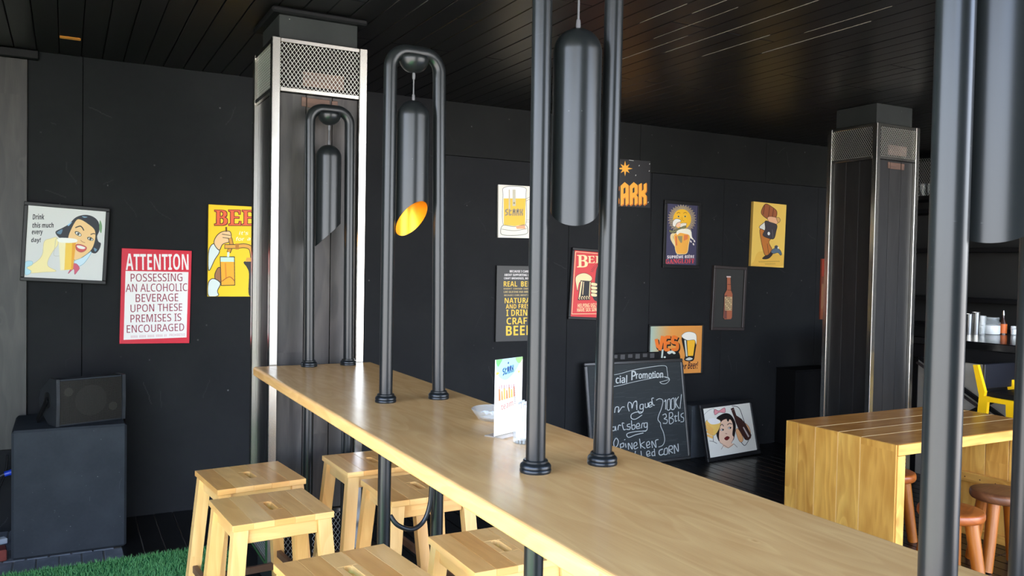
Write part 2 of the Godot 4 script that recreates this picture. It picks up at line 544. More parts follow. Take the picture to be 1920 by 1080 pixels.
func column(x0: float, x1: float, z0: float, z1: float, label: String, which: int):
	var c = thing("column", label, "column", Vector3((x0 + x1) * 0.5, 0, (z0 + z1) * 0.5), 0.0, "clad columns")
	var w := x1 - x0
	var d := z1 - z0
	var core = slab("core", Vector3(-w * 0.5 + 0.04, 0, -d * 0.5 + 0.04), Vector3(w * 0.5 - 0.04, CEIL, d * 0.5 - 0.04), mats.concrete_black, c, 0.003)
	core.set_meta("label", "black painted concrete core")
	var t := 0.04
	if which == 0:
		slab("ceiling_trim", Vector3(-w * 0.5, CEIL - 0.03, -d * 0.5), Vector3(w * 0.5, CEIL - 0.001, d * 0.5), mats.black, c, 0.008)
	var post := box(Vector3(t, 2.49, t), 0.003, 1)
	for sx in [-1, 1]:
		for sz in [-1, 1]:
			part("corner_post", post, mats.steel, c, Vector3(sx * (w - t) * 0.5, 0.155 + 1.245, sz * (d - t) * 0.5))
	var ys := [0.155, 0.385, 2.406, 2.634]
	for side in 4:
		var alongx := side < 2
		var len: float = (w if alongx else d) - 2 * t
		var off: float = (d if alongx else w) * 0.5 - t * 0.5
		var dir := -1.0 if side % 2 == 0 else 1.0
		var rot := Vector3(0, (0.0 if dir > 0 else PI) if alongx else dir * PI * 0.5, 0)
		var rail := box(Vector3(len, 0.02, t - 0.008), 0.002)
		var n := Vector3(0, 0, dir) if alongx else Vector3(dir, 0, 0)
		for y in ys:
			part("rail", rail, mats.steel, c, n * off + Vector3(0, y, 0), rot)
		for k in 2:
			var mp = part("mesh_panel", expanded(len, ys[k * 2 + 1] - ys[k * 2] - 0.02, 18 if k == 0 else 20), mats.mesh, c, n * (off + 0.004) + Vector3(0, (ys[k * 2] + ys[k * 2 + 1]) * 0.5, 0), rot)
			mp.set_meta("label", "expanded steel mesh panel")
			part("shade_board", box(Vector3(len, ys[k * 2 + 1] - ys[k * 2] - 0.02, 0.008), 0.001), mats.recess_shade, c, n * (off - 0.014) + Vector3(0, (ys[k * 2] + ys[k * 2 + 1]) * 0.5, 0), rot)  # added dark board; its colour stands for shade in the recess
		part("cladding_back", box(Vector3(len, 1.99, 0.003), 0.0005), mats.gap, c, n * (off - 0.0175) + Vector3(0, 1.3955, 0), rot)
		# cladding planks between the mesh boxes
		var pw := len / 3.0
		for i in 3:
			var m = mats["%sclad%d" % ["black_" if (not alongx or which == 1) else "", (i + side) % 3]]
			var u := -len * 0.5 + pw * (i + 0.5)
			var right := Vector3(1, 0, 0).rotated(Vector3.UP, rot.y)
			part("plank", box(Vector3(pw - 0.004, 1.995, 0.012), 0.0006, 1, Vector2(i * 0.4 + side * 0.23 + which * 0.7, i * 0.1)), m, c, n * (off - 0.009) + right * u + Vector3(0, 1.3955, 0), rot)
		if dir > 0 and alongx:
			for b in [[-0.075, 0.022, 2.360], [-0.005, 0.11, 2.358], [0.074, 0.03, 2.357]]:
				part("brown_block", box(Vector3(b[1], 0.045, 0.006), 0.002, 0, Vector2(b[0], 0.2)), mats.brown_block, c, n * (off + 0.0005) + Vector3(b[0], b[2], 0), rot)
			part("brown_block", box(Vector3(0.2, 0.07, 0.006), 0.002, 0, Vector2(0.3, 0.2)), mats.brown_block, c, n * (off - 0.0085) + Vector3(0.02, 2.47, 0), rot)

# expanded metal: a lattice of diamonds w x h
func expanded(w: float, h: float, nx: int) -> ArrayMesh:
	var st := begin()
	var dx := w / nx
	var ny := int(round(h / (dx * 1.45)))
	var dy := h / ny
	for i in nx:
		for j in ny:
			var c := Vector3(-w * 0.5 + dx * (i + 0.5), -h * 0.5 + dy * (j + 0.5), 0)
			var p := [c + Vector3(-dx * 0.5, 0, 0), c + Vector3(0, dy * 0.5, 0), c + Vector3(dx * 0.5, 0, 0), c + Vector3(0, -dy * 0.5, 0)]
			for k in 4:
				strand(st, p[k], p[(k + 1) % 4], 0.0017, 0.0014)
	return fin(st)

func strand(st: SurfaceTool, a: Vector3, b: Vector3, w: float, d: float):
	var y := (b - a).normalized()
	var x := Vector3(-y.y, y.x, 0) * w * 0.5
	var z := Vector3(0, 0, d * 0.5)
	face(st, [a - x + z, a + x + z, b + x + z, b - x + z], Vector3(0, 0, 1))
	face(st, [a - x - z, a + x - z, b + x - z, b - x - z], Vector3(0, 0, -1))
	face(st, [a + x + z, a + x - z, b + x - z, b + x + z], x)
	face(st, [a - x + z, a - x - z, b - x - z, b - x + z], -x)

# ------------------------------------------------------------------ the long bar table
const PAIRS := [-3.855, -2.777, -1.70, -0.672]
const PXS := [[1.005, 1.193], [0.997, 1.20], [0.988, 1.18], [0.995, 1.195]]
const LEAN := [[-0.010, -0.008], [0.0, -0.018], [-0.006, 0.006], [0.0, 0.0]]

func bar_table():
	var t = thing("bar_table", "long pale oak bar table on black steel pole loops, running to the column", "table", Vector3(1.05, 0, -2.0))
	var o := -Vector3(1.05, 0, -2.0)
	# top: rounded section pushed along z
	var x0 := 0.765
	var x1 := 1.335
	var sec := []
	var corner := func(cx: float, cy: float, r: float, a0: float):
		for i in 6:
			var a := a0 + PI * 0.5 * i / 5.0
			sec.append(Vector2(cx + r * cos(a), cy + r * sin(a)))
	corner.call(x1 - 0.011, BAR_TOP - 0.011, 0.011, 0.0)
	corner.call(x0 + 0.011, BAR_TOP - 0.011, 0.011, PI * 0.5)
	corner.call(x0 + 0.008, BAR_TOP - 0.034, 0.008, PI)
	corner.call(x1 - 0.008, BAR_TOP - 0.034, 0.008, PI * 1.5)
	var st := begin()
	prism(st, sec, -3.925, -0.15, 2)
	part("tabletop", fin(st), mats.bar_top, t, o)
	for i in 4:
		var z: float = PAIRS[i]
		var PX: Array = PXS[i]
		var top := 2.348 if i != 0 else 2.314
		var r := 0.0235
		var R := 0.062
		var tx0: float = PX[0] + LEAN[i][0]
		var tx1: float = PX[1] + LEAN[i][1]
		var path := [Vector3(PX[0], 0.0, z), Vector3(PX[0], 0.6, z), Vector3(PX[0], 1.11, z)]
		for k in 11:
			var a := PI - PI * 0.5 * k / 10.0
			path.append(Vector3(tx0 + R + R * cos(a), top - R + R * sin(a), z))
		for k in 11:
			var a := PI * 0.5 - PI * 0.5 * k / 10.0
			path.append(Vector3(tx1 - R + R * cos(a), top - R + R * sin(a), z))
		path.append(Vector3(PX[1], 1.11, z))
		path.append(Vector3(PX[1], 0.6, z))
		path.append(Vector3(PX[1], 0.0, z))
		st = begin()
		tube(st, path, r, 28)
		var loop = part("pole_loop", fin(st), mats.pole, t, o)
		st = begin()
		lathe(st, [Vector2(0.0235, 0.030), Vector2(0.028, 0.030), Vector2(0.030, 0.028), Vector2(0.030, 0.024), Vector2(0.035, 0.020), Vector2(0.0375, 0.016), Vector2(0.0375, 0.012), Vector2(0.0355, 0.010), Vector2(0.0375, 0.008), Vector2(0.038, 0.004), Vector2(0.037, 0.0)], 28)
		var col := fin(st)
		for k in 2:
			var cl = part("collar", col, mats.pole, loop, Vector3(PX[k], BAR_TOP, z))
			cl.set_meta("label", "turned black collar at the tabletop")
			part("foot_flange", col, mats.pole, loop, Vector3(PX[k], 0.001, z))
	# flexible conduit under the table at the second loop, and a cable clip line down the first
	st = begin()
	tube(st, smooth_path([Vector3(1.018, 0.705, -2.771), Vector3(1.041, 0.672, -2.756), Vector3(1.090, 0.652, -2.748), Vector3(1.134, 0.672, -2.748), Vector3(1.159, 0.73, -2.748), Vector3(1.166, 0.83, -2.748), Vector3(1.168, 1.07, -2.748)], 8), 0.0085, 12)
	part("conduit", fin(st), mats.pole, t, o)
	st = begin()
	tube(st, [Vector3(1.168, 0.05, -3.848), Vector3(1.168, 1.07, -3.848)], 0.006, 10)
	part("conduit", fin(st), mats.pole, t, o)

func smooth_path(p: Array, n: int) -> Array:
	var out := []
	for i in p.size() - 1:
		for k in n:
			out.append(p[i].cubic_interpolate(p[i + 1], p[max(i - 1, 0)], p[min(i + 2, p.size() - 1)], float(k) / n))
	out.append(p[p.size() - 1])
	return out

# ------------------------------------------------------------------ tube lamps
func lamps():
	# z, middle height of the cut, half rise of the cut, direction its high side faces
	var spec := [
		[PAIRS[0], 1.728, 0.055, Vector2(0.98, 0.18), 2.15, 2.314, "black tube lamp hanging in front of the wood-clad column"],
		[PAIRS[1], 1.760, 0.060, Vector2(0.32, 0.947), 2.178, 2.348, "black tube lamp with its gold inside showing"],
		[PAIRS[2], 1.738, 0.042, Vector2(0.52, -0.86), 2.172, 2.348, "black tube lamp above the menu card and napkin glass"],
		[PAIRS[3], 1.680, 0.040, Vector2(0.886, -0.465), 2.15, 2.348, "black tube lamp nearest the camera, cut by the picture edge"]]
	for s in spec:
		var z: float = s[0]
		var l = thing("tube_lamp", s[6], "lamp", Vector3([1.086, 1.084, 1.083, 1.09][spec.find(s)], s[1], z), 0.0, "tube lamps along the bar table")
		var r := 0.0585
		var ytop: float = s[4] - s[1]
		var hi: Vector2 = s[3].normalized()
		for inner in 2:
			var rr := r - 0.003 * inner
			var st := begin()
			var seg := 48
			var rows := []
			var nrow := 14
			for j in nrow + 1:
				var row := []
				for k in seg + 1:
					var a := TAU * k / seg
					var d := Vector2(cos(a), sin(a))
					var yb: float = s[2] * d.dot(hi)
					var p: Vector3
					var n: Vector3
					if j <= 3:
						p = Vector3(d.x * rr, lerp(yb, ytop - r, j / 3.0), d.y * rr)
						n = Vector3(d.x, 0, d.y)
					else:
						var t := PI * 0.5 * (j - 3) / (nrow - 3)
						p = Vector3(d.x * rr * cos(t), ytop - r + rr * sin(t), d.y * rr * cos(t))
						n = Vector3(d.x * cos(t), sin(t), d.y * cos(t))
					row.append([p, -n if inner else n, Vector2(a, j)])
				rows.append(row)
			for j in nrow:
				for k in seg:
					quad_smooth(st, rows[j][k], rows[j][k + 1], rows[j + 1][k + 1], rows[j + 1][k])
			if inner == 0:
				for k in seg:
					var a0 := TAU * k / seg
					var a1 := TAU * (k + 1) / seg
					var pts := []
					for q in [[a0, r], [a1, r], [a1, r - 0.003], [a0, r - 0.003]]:
						var d2 := Vector2(cos(q[0]), sin(q[0]))
						pts.append(Vector3(d2.x * q[1], s[2] * d2.dot(hi), d2.y * q[1]))
					face(st, pts, Vector3.DOWN)
			var o = part("lamp_tube" if inner == 0 else "gold_lining", fin(st), mats.pole if inner == 0 else mats.gold, l)
			if inner:
				o.set_meta("label", "gold painted inside of the tube")
		# bulb holder deep inside
		var sb := begin()
		lathe(sb, [Vector2(0, -0.10), Vector2(0.016, -0.098), Vector2(0.018, -0.03), Vector2(0.018, 0.0), Vector2(0.0, 0.0)], 20)
		part("bulb_holder", fin(sb), mats.black, l, Vector3(0, ytop - 0.012, 0))
		# hanging cord with its two grips, and the dome under the top of the loop
		var ydome: float = s[5] - 0.0235 - s[1]
		sb = begin()
		tube(sb, [Vector3(0, ytop - 0.002, 0), Vector3(0, ydome - 0.04, 0)], 0.0028, 10)
		part("cord", fin(sb), mats.cord, l)
		for y in [ytop + 0.008, ydome - 0.06]:
			sb = begin()
			lathe(sb, [Vector2(0.0, 0.014), Vector2(0.0048, 0.013), Vector2(0.006, 0.0), Vector2(0.0048, -0.012), Vector2(0.0, -0.013)], 12)
			part("cord_grip", fin(sb), mats.cord, l, Vector3(0, y, 0))
		sb = begin()
		var prof := [Vector2(0, 0.006), Vector2(0.050, 0.006)]
		for i in 11:
			var t := PI * 0.5 * i / 10.0
			prof.append(Vector2(0.053 * cos(t), -0.050 * sin(t)))
		prof.reverse()
		lathe(sb, prof, 32)
		part("ceiling_rose", fin(sb), mats.pole, l, Vector3(0, ydome, 0))

# ------------------------------------------------------------------ square bar stools
func make_bar_stool(sd: int):
	var r := RandomNumberGenerator.new()
	r.seed = sd
	var t = thing("bar_stool", "", "stool", Vector3.ZERO, 0.0, "wooden bar stools along the bar table")
	var H := 0.71
	var w := 0.355
	var th := 0.022
	# seat of glued staves running along z; the middle one has the hand slot
	for i in 5:
		var sw := w / 5.0
		var x := -w * 0.5 + sw * (i + 0.5)
		var m = mats["stool%d" % (r.randi() % 3)]
		var off := Vector2(r.randf(), r.randf())
		var st := begin()
		if i != 2:
			cb(st, Vector3(sw - 0.0002, th, w), Vector3.ZERO, 0.001, 2, off)
		else:
			var sl := 0.055
			var hw := 0.015
			for s in [-1, 1]:
				cb(st, Vector3(sw - 0.0004, th, w * 0.5 - sl), Vector3(0, 0, s * (w * 0.25 + sl * 0.5)), 0.001, 2, off)
				cb(st, Vector3(sw * 0.5 - hw, th, sl * 2 - 0.001), Vector3(s * (sw * 0.25 + hw * 0.5), 0, 0), 0.001, 2, off)
				# rounded ends of the slot
				for k in 9:
					var a := PI - PI * k / 8.0
					var y0: float = s * (sl - hw)
					var p0 := Vector3(hw * cos(a), 0, y0 + s * hw * sin(a))
					if k > 0:
						var ap := PI - PI * (k - 1) / 8.0
						var p1 := Vector3(hw * cos(ap), 0, y0 + s * hw * sin(ap))
						for yy in [[th * 0.5 - 0.001, 1.0], [-th * 0.5 + 0.001, -1.0]]:
							var e := Vector3(0, yy[0], 0)
							face(st, [p0 + e, p1 + e, Vector3(p1.x, 0, s * sl) + e, Vector3(p0.x, 0, s * sl) + e], Vector3(0, yy[1], 0), 2, off)
						var eu := Vector3(0, th * 0.5 - 0.001, 0)
						face(st, [p0 + eu, p1 + eu, p1 - eu, p0 - eu], Vector3(-(p0.x + p1.x), 0, -s), 2, off)
		part("seat_stave", fin(st), m, t, Vector3(x, H - th * 0.5, 0))
	# splayed legs, aprons and rungs
	var lt := 0.158
	var lb := 0.205
	var top := H - th
	var feet := {}
	for sx in [-1, 1]:
		for sz in [-1, 1]:
			var a := Vector3(sx * lb, 0.0, sz * lb * 0.94)
			var b := Vector3(sx * (lt - 0.012), top, sz * (lt - 0.012))
			feet[Vector2i(sx, sz)] = [a, b]
			var st := begin()
			# leg cut level at floor and seat
			var hx := 0.0245
			var hz := 0.021
			var q := []
			for y in [a, b]:
				q.append([y + Vector3(-hx, 0, -hz), y + Vector3(hx, 0, -hz), y + Vector3(hx, 0, hz), y + Vector3(-hx, 0, hz)])
			var off := Vector2(r.randf(), r.randf())
			for k in 4:
				var k2 := (k + 1) % 4
				var mid: Vector3 = (q[0][k] + q[0][k2]) * 0.5 - a
				face(st, [q[0][k], q[0][k2], q[1][k2], q[1][k]], mid, 1, off)
			face(st, q[0], Vector3.DOWN, 1, off)
			face(st, q[1], Vector3.UP, 1, off)
			part("leg", fin(st), mats["stool%d" % (r.randi() % 2)], t)
	for side in 4:
		var alongx := side < 2
		var s := -1.0 if side % 2 == 0 else 1.0
		for lvl in [[top - 0.026, 0.052, 0.018], [0.24 if alongx else 0.30, 0.03, 0.02]]:
			var f: float = lvl[0] / top
			var e: float = lerp(lb, lt - 0.012, f)
			var ez: float = lerp(lb * 0.94, lt - 0.012, f)
			var size: Vector3
			var c: Vector3
			if alongx:
				size = Vector3(e * 2 - 0.048, lvl[1], lvl[2])
				c = Vector3(0, lvl[0], s * ez)
			else:
				size = Vector3(lvl[2], lvl[1], ez * 2 - 0.04)
				c = Vector3(s * e, lvl[0], 0)
			part("apron" if lvl[0] > 0.5 else "rung", box(size, 0.002, 0 if alongx else 2, Vector2(r.randf(), r.randf())), mats["stool%d" % (r.randi() % 2)] if lvl[0] > 0.5 else mats.rung, t, c)
	return t

func bar_stools():
	var spots := [
		[0.678, -3.53, 6.0, "wooden bar stool by the far left end of the bar table, farthest on that side"],
		[0.660, -3.05, 4.0, "wooden bar stool on the left of the table, second from the column"],
		[0.735, -2.29, 6.0, "wooden bar stool in front on the left, cut off by the bottom edge"],
		[1.225, -3.575, 2.0, "wooden bar stool tucked under the table nearest the column, bright streak on its seat"],
		[1.250, -3.09, 1.0, "wooden bar stool under the table behind the curved conduit"],
		[1.222, -2.31, 0.0, "wooden bar stool under the table with brown stains round its hand slot"]]
	for i in spots.size():
		var s = spots[i]
		var t = make_bar_stool(200 + i)
		t.position = Vector3(s[0], 0, s[1])
		t.rotation.y = deg_to_rad(s[2])
		t.set_meta("label", s[3])

# ------------------------------------------------------------------ plank table on the right
func plank_table():
	var x0 := 3.62
	var x1 := 4.965
	var y := 0.75
	var th := 0.056
	var t = thing("plank_table", "honey-coloured table of thick planks with solid plank sides", "table", Vector3((x0 + x1) * 0.5, 0, -3.034))
	var o := -Vector3((x0 + x1) * 0.5, 0, -3.034)
	var zs := [-3.389, -3.181, -3.031, -2.889, -2.679]
	for i in 4:
		var a: float = zs[i] + (0.0015 if i > 0 else 0.0)
		var b: float = zs[i + 1] - (0.0015 if i < 3 else 0.0)
		slab("top_plank", Vector3(x0 + o.x, y - th, a + o.z), Vector3(x1 + o.x, y, b + o.z), mats["top%d" % (i % 3)], t, 0.003, 0, Vector2(i * 0.31, i * 0.17))
	for i in 3:
		slab("joint_filler", Vector3(x0 + o.x + 0.001, y - 0.03, zs[i + 1] - 0.0022 + o.z), Vector3(x1 + o.x - 0.001, y + 0.0006, zs[i + 1] + 0.0022 + o.z), mats.filler, t, 0.0004)
	slab("front_edge", Vector3(x0 + o.x + 0.002, y - th + 0.001, -2.679 + o.z), Vector3(x1 + o.x, y - 0.001, -2.671 + o.z), mats.plank2, t, 0.002, 0, Vector2(0.2, 0.3))
	var zl := [-3.389, -3.301, -3.181, -3.031, -2.889, -2.679]
	for side in 2:
		var xa := x0 if side == 0 else x1 - th
		for i in 5:
			var a: float = zl[i] + (0.0015 if i > 0 else 0.0)
			var b: float = zl[i + 1] - (0.0015 if i < 4 else 0.0)
			var sp := begin()
			cb(sp, Vector3(th, y - th - 0.001, b - a), Vector3(0, (y - th - 0.001) * 0.5, 0), 0.002, 1, Vector2(i * 0.29 + side * 0.5, i * 0.13))
			if side == 0:
				cb(sp, Vector3(0.008, y - 0.0005, b - a), Vector3(-th * 0.5 - 0.003, (y - 0.0005) * 0.5, 0), 0.002, 1, Vector2(i * 0.29, i * 0.13))
				if i > 1:
					slab("joint_filler", Vector3(x0 + o.x - 0.0065, 0.0, a - 0.003 + o.z), Vector3(x0 + o.x, y - 0.002, a + o.z), mats.filler, t, 0.0004)
			part("side_plank", fin(sp), mats["plank%d" % ((i + side) % 3)], t, Vector3(xa + th * 0.5, 0, (a + b) * 0.5) + o)
		slab("side_edge", Vector3(xa + o.x, 0.0, -2.679 + o.z), Vector3(xa + th + o.x, y - th - 0.001, -2.671 + o.z), mats.plank2, t, 0.002, 1, Vector2(0.6, 0.1))
	var led = slab("ledger_rail", Vector3(x1 - th - 0.03 + o.x, 0.325, -3.38 + o.z), Vector3(x1 - th + o.x, 0.385, -2.69 + o.z), mats.plank1, t, 0.003, 2, Vector2(0.3, 0.5))
	slab("ledger_rail", Vector3(x1 - th - 0.03 + o.x, 0.0, -3.38 + o.z), Vector3(x1 - th + o.x, 0.05, -2.69 + o.z), mats.plank1, t, 0.003, 2, Vector2(0.5, 0.2))
	var scr := begin()
	lathe(scr, [Vector2(0.004, 0.0), Vector2(0.0035, 0.0015), Vector2(0.0, 0.002)], 10)
	var sm := fin(scr)
	for i in 7:
		part("screw", sm, mats.steel, led, Vector3(-0.015, 0.0, -0.29 + i * 0.095), Vector3(0, 0, PI * 0.5))

func round_stools():
	var spots := [
		[3.94, -2.60, 0.42, 0.155, mats.seat_red, "round red-brown wooden stool half hidden behind the big black pole", 0.4],
		[4.52, -2.69, 0.42, 0.158, mats.seat_brown, "round stool with dark brown seat and thick orange legs in front of the plank table", 0.15],
		[4.335, -3.26, 0.42, 0.15, mats.seat_red, "round wooden stool standing deep under the plank table", 0.9]]
	for s in spots:
		var t = thing("round_stool", s[5], "stool", Vector3(s[0], 0, s[1]), s[6], "round stools at the plank table")
		var H: float = s[2]
		var R: float = s[3]
		var st := begin()
		lathe(st, [Vector2(0, H - 0.052), Vector2(R - 0.02, H - 0.052), Vector2(R - 0.006, H - 0.046), Vector2(R, H - 0.034), Vector2(R, H - 0.014), Vector2(R - 0.004, H - 0.005), Vector2(R - 0.012, H - 0.001), Vector2(R * 0.6, H - 0.002), Vector2(0, H - 0.003)], 44)
		part("seat", fin(st), s[4], t)
		for k in 4:
			var a: float = TAU * k / 4.0
			var d := Vector3(cos(a), 0, sin(a))
			st = begin()
			tube(st, [d * (R * 0.98), d * (R * 0.98) * 0.985 + Vector3(0, 0.01, 0), d * R * 0.60 + Vector3(0, H - 0.052, 0)], [0.027, 0.028, 0.033], 20)
			part("leg", fin(st), mats.leg_orange, t)

# ------------------------------------------------------------------ sound gear on the left
func speakers():
	var c = thing("speaker_cabinet", "large black carpeted cabinet standing on grey pavers against the wall", "cabinet", Vector3(0.028, 0, -5.28))
	slab("body", Vector3(-0.275, 0.0, -0.25), Vector3(0.275, 0.684, 0.25), mats.carpet, c, 0.012)
	var s = thing("loudspeaker", "small black loudspeaker lying on its side on top of the large cabinet", "speaker", Vector3(0.092, 0.684, -5.235), deg_to_rad(20))
	var w := 0.35
	var h := 0.252
	# body: tapered section lying along x
	var st := begin()
	var sec := [Vector2(0.10, 0.0), Vector2(0.10, h), Vector2(0.02, h), Vector2(-0.12, h * 0.68), Vector2(-0.14, h * 0.5), Vector2(-0.12, h * 0.26), Vector2(0.0, 0.0)]
	var pts := []
	for p in sec:
		pts.append(Vector2(p.x, p.y))
	prism(st, pts, -w * 0.5, w * 0.5)
	var body = part("body", fin(st), mats.carpet, s, Vector3.ZERO, Vector3(0, -PI * 0.5, 0))
	for e in [-1, 1]:
		st = begin()
		prism(st, [Vector2(0.112, -0.0), Vector2(0.118, h * 0.5), Vector2(0.112, h + 0.003), Vector2(0.018, h + 0.003), Vector2(-0.12, h * 0.7), Vector2(-0.14, h * 0.5), Vector2(-0.12, h * 0.26), Vector2(0.0, 0.0)], -0.009, 0.009)
		part("end_cheek", fin(st), mats.cheek, s, Vector3(e * w * 0.5, 0, 0), Vector3(0, -PI * 0.5, 0))
	# woven grille: a plate with a lattice in front
	slab("baffle", Vector3(-w * 0.5 + 0.01, 0.008, 0.1), Vector3(w * 0.5 - 0.01, h - 0.008, 0.103), mats.gap, s, 0.001)
	st = begin()
	var nx := 56
	var ny := 40
	for i in nx + 1:
		var x := -w * 0.5 + 0.012 + (w - 0.024) * i / nx
		strand(st, Vector3(x, 0.01, 0.107), Vector3(x, h - 0.01, 0.107), 0.0024, 0.0016)
	for j in ny + 1:
		var y := 0.01 + (h - 0.02) * j / ny
		strand(st, Vector3(-w * 0.5 + 0.012, y, 0.1075), Vector3(w * 0.5 - 0.012, y, 0.1075), 0.0024, 0.0016)
	var gm := std(Color(0.19, 0.18, 0.165), 0.6, 0.3)
	part("grille", fin(st), gm, s)
	var cone := std(Color(0.30, 0.28, 0.25), 0.7)
	for q in [Vector2(-0.118, h * 0.72), Vector2(0.118, h * 0.32)]:
		st = begin()
		lathe(st, [Vector2(0.024, 0.0), Vector2(0.022, 0.002), Vector2(0.0, 0.0025)], 24)
		part("tweeter", fin(st), cone, s, Vector3(q.x, q.y, 0.103), Vector3(PI * 0.5, 0, 0))
	st = begin()
	lathe(st, [Vector2(0.085, 0.0), Vector2(0.083, 0.002), Vector2(0.03, 0.001), Vector2(0.0, 0.002)], 32)
	part("woofer", fin(st), std(Color(0.14, 0.13, 0.12), 0.8), s, Vector3(0.0, h * 0.5, 0.103), Vector3(PI * 0.5, 0, 0))
	# bracket with its round pivot at the left end
	st = begin()
	lathe(st, [Vector2(0.0, 0.012), Vector2(0.014, 0.012), Vector2(0.016, 0.005), Vector2(0.042, 0.005), Vector2(0.045, 0.003), Vector2(0.045, 0.0)], 28)
	part("pivot_plate", fin(st), mats.frame_black, s, Vector3(-w * 0.5 - 0.009, h * 0.52, -0.01), Vector3(0, 0, PI * 0.5))
	st = begin()
	bar(st, Vector3(-w * 0.5 - 0.018, h * 0.56, 0.01), Vector3(-w * 0.5 - 0.03, 0.01, -0.10), 0.034, 0.008, Vector3(0, 0.3, 1))
	part("bracket", fin(st), mats.black, s)

# ------------------------------------------------------------------ drawing printed pictures
class Canvas:
	var im: Image
	var o := Vector2.ZERO
	var ix := Vector2.RIGHT
	var iy := Vector2.DOWN
	var W: int
	var H: int
	# tl, tr, bl: corners of the print in the drawing's own coordinates
	func _init(w: int, h: int, tl: Vector2, tr: Vector2, bl: Vector2, bg: Color):
		W = w * 2
		H = h * 2
		im = Image.create(W, H, false, Image.FORMAT_RGB8)
		im.fill(bg)
		o = tl
		var a := tr - tl
		var b := bl - tl
		var det := a.x * b.y - a.y * b.x
		ix = Vector2(b.y, -b.x) / det * W
		iy = Vector2(-a.y, a.x) / det * H
	func to(p: Vector2) -> Vector2:
		var d := p - o
		return Vector2(d.dot(ix), d.dot(iy))
	func raw(q: PackedVector2Array, c: Color):
		var lo := 1e9
		var hi := -1e9
		for p in q:
			lo = min(lo, p.y)
			hi = max(hi, p.y)
		var n := q.size()
		for y in range(max(0, int(floor(lo))), min(H - 1, int(ceil(hi))) + 1):
			var yc := y + 0.5
			var xs := []
			for i in n:
				var a := q[i]
				var b := q[(i + 1) % n]
				if (a.y <= yc) != (b.y <= yc):
					xs.append(a.x + (yc - a.y) / (b.y - a.y) * (b.x - a.x))
			xs.sort()
			for k in range(0, xs.size() - 1, 2):
				var x0: int = max(0, int(round(xs[k])))
				var x1: int = min(W, int(round(xs[k + 1])))
				if x1 > x0:
					im.fill_rect(Rect2i(x0, y, x1 - x0, 1), c)
	func poly(pts: Array, c: Color):
		var q := PackedVector2Array()
		for p in pts:
			q.append(to(p))
		raw(q, c)
	func spline(pts: Array, closed := true) -> Array:
		var n := pts.size()
		var out := []
		for i in (n if closed else n - 1):
			var p0: Vector2 = pts[(i - 1 + n) % n] if closed else pts[max(i - 1, 0)]
			var p1: Vector2 = pts[i]
			var p2: Vector2 = pts[(i + 1) % n]
			var p3: Vector2 = pts[(i + 2) % n] if closed else pts[min(i + 2, n - 1)]
			for k in 6:
				out.append(p1.cubic_interpolate(p2, p0, p3, k / 6.0))
		if not closed:
			out.append(pts[n - 1])
		return out
	func blob(pts: Array, c: Color, line := 0.0, lc := Color.BLACK):
		var s := spline(pts)
		poly(s, c)
		if line > 0.0:
			var t := s.duplicate()
			t.append(s[0])
			stroke(t, line, lc)
	func ell(cx: float, cy: float, rx: float, ry: float, c: Color, rot := 0.0):
		var pts := []
		for k in 28:
			var a := TAU * k / 28
			pts.append(Vector2(cx, cy) + Vector2(rx * cos(a), ry * sin(a)).rotated(rot))
		poly(pts, c)
	func stroke(pts: Array, w: float, c: Color, curved := false):
		var s := spline(pts, false) if curved else pts
		for i in s.size() - 1:
			var a: Vector2 = s[i]
			var b: Vector2 = s[i + 1]
			var d := (b - a).normalized() * w * 0.5
			var e := Vector2(-d.y, d.x)
			poly([a + e - d * 0.4, b + e + d * 0.4, b - e + d * 0.4, a - e - d * 0.4], c)
	func text(str: String, font: Font, x: float, y: float, w: float, h: float, c: Color, shear := 0.0):
		var tm := TextMesh.new()
		tm.text = str
		tm.font = font
		tm.font_size = 64
		tm.pixel_size = 1.0
		tm.depth = 1.0
		tm.curve_step = 4.0
		var arr := tm.get_mesh_arrays()
		var vs: PackedVector3Array = arr[Mesh.ARRAY_VERTEX]
		var ns: PackedVector3Array = arr[Mesh.ARRAY_NORMAL]
		var id: PackedInt32Array = arr[Mesh.ARRAY_INDEX] if arr[Mesh.ARRAY_INDEX] else PackedInt32Array(range(vs.size()))
		var lo := Vector2(1e9, 1e9)
		var hi := Vector2(-1e9, -1e9)
		for v in vs:
			lo = lo.min(Vector2(v.x, v.y))
			hi = hi.max(Vector2(v.x, v.y))
		var sc := Vector2(w / (hi.x - lo.x), h / (hi.y - lo.y))
		for t in range(0, id.size(), 3):
			if ns[id[t]].z < 0.5:
				continue
			var q := []
			for k in 3:
				var v := vs[id[t + k]]
				var yy := (hi.y - v.y) * sc.y
				q.append(Vector2(x + (v.x - lo.x) * sc.x + (h - yy) * shear, y + yy))
			poly(q, c)
	func tex() -> ImageTexture:
		im.shrink_x2()
		im.generate_mipmaps()
		return ImageTexture.create_from_image(im)

func font(n: String, bold := false) -> Font:
	var f := SystemFont.new()
	f.font_names = PackedStringArray([n])
	f.font_weight = 700 if bold else 400
	return f

func v(x: float, y: float) -> Vector2:
	return Vector2(x, y)

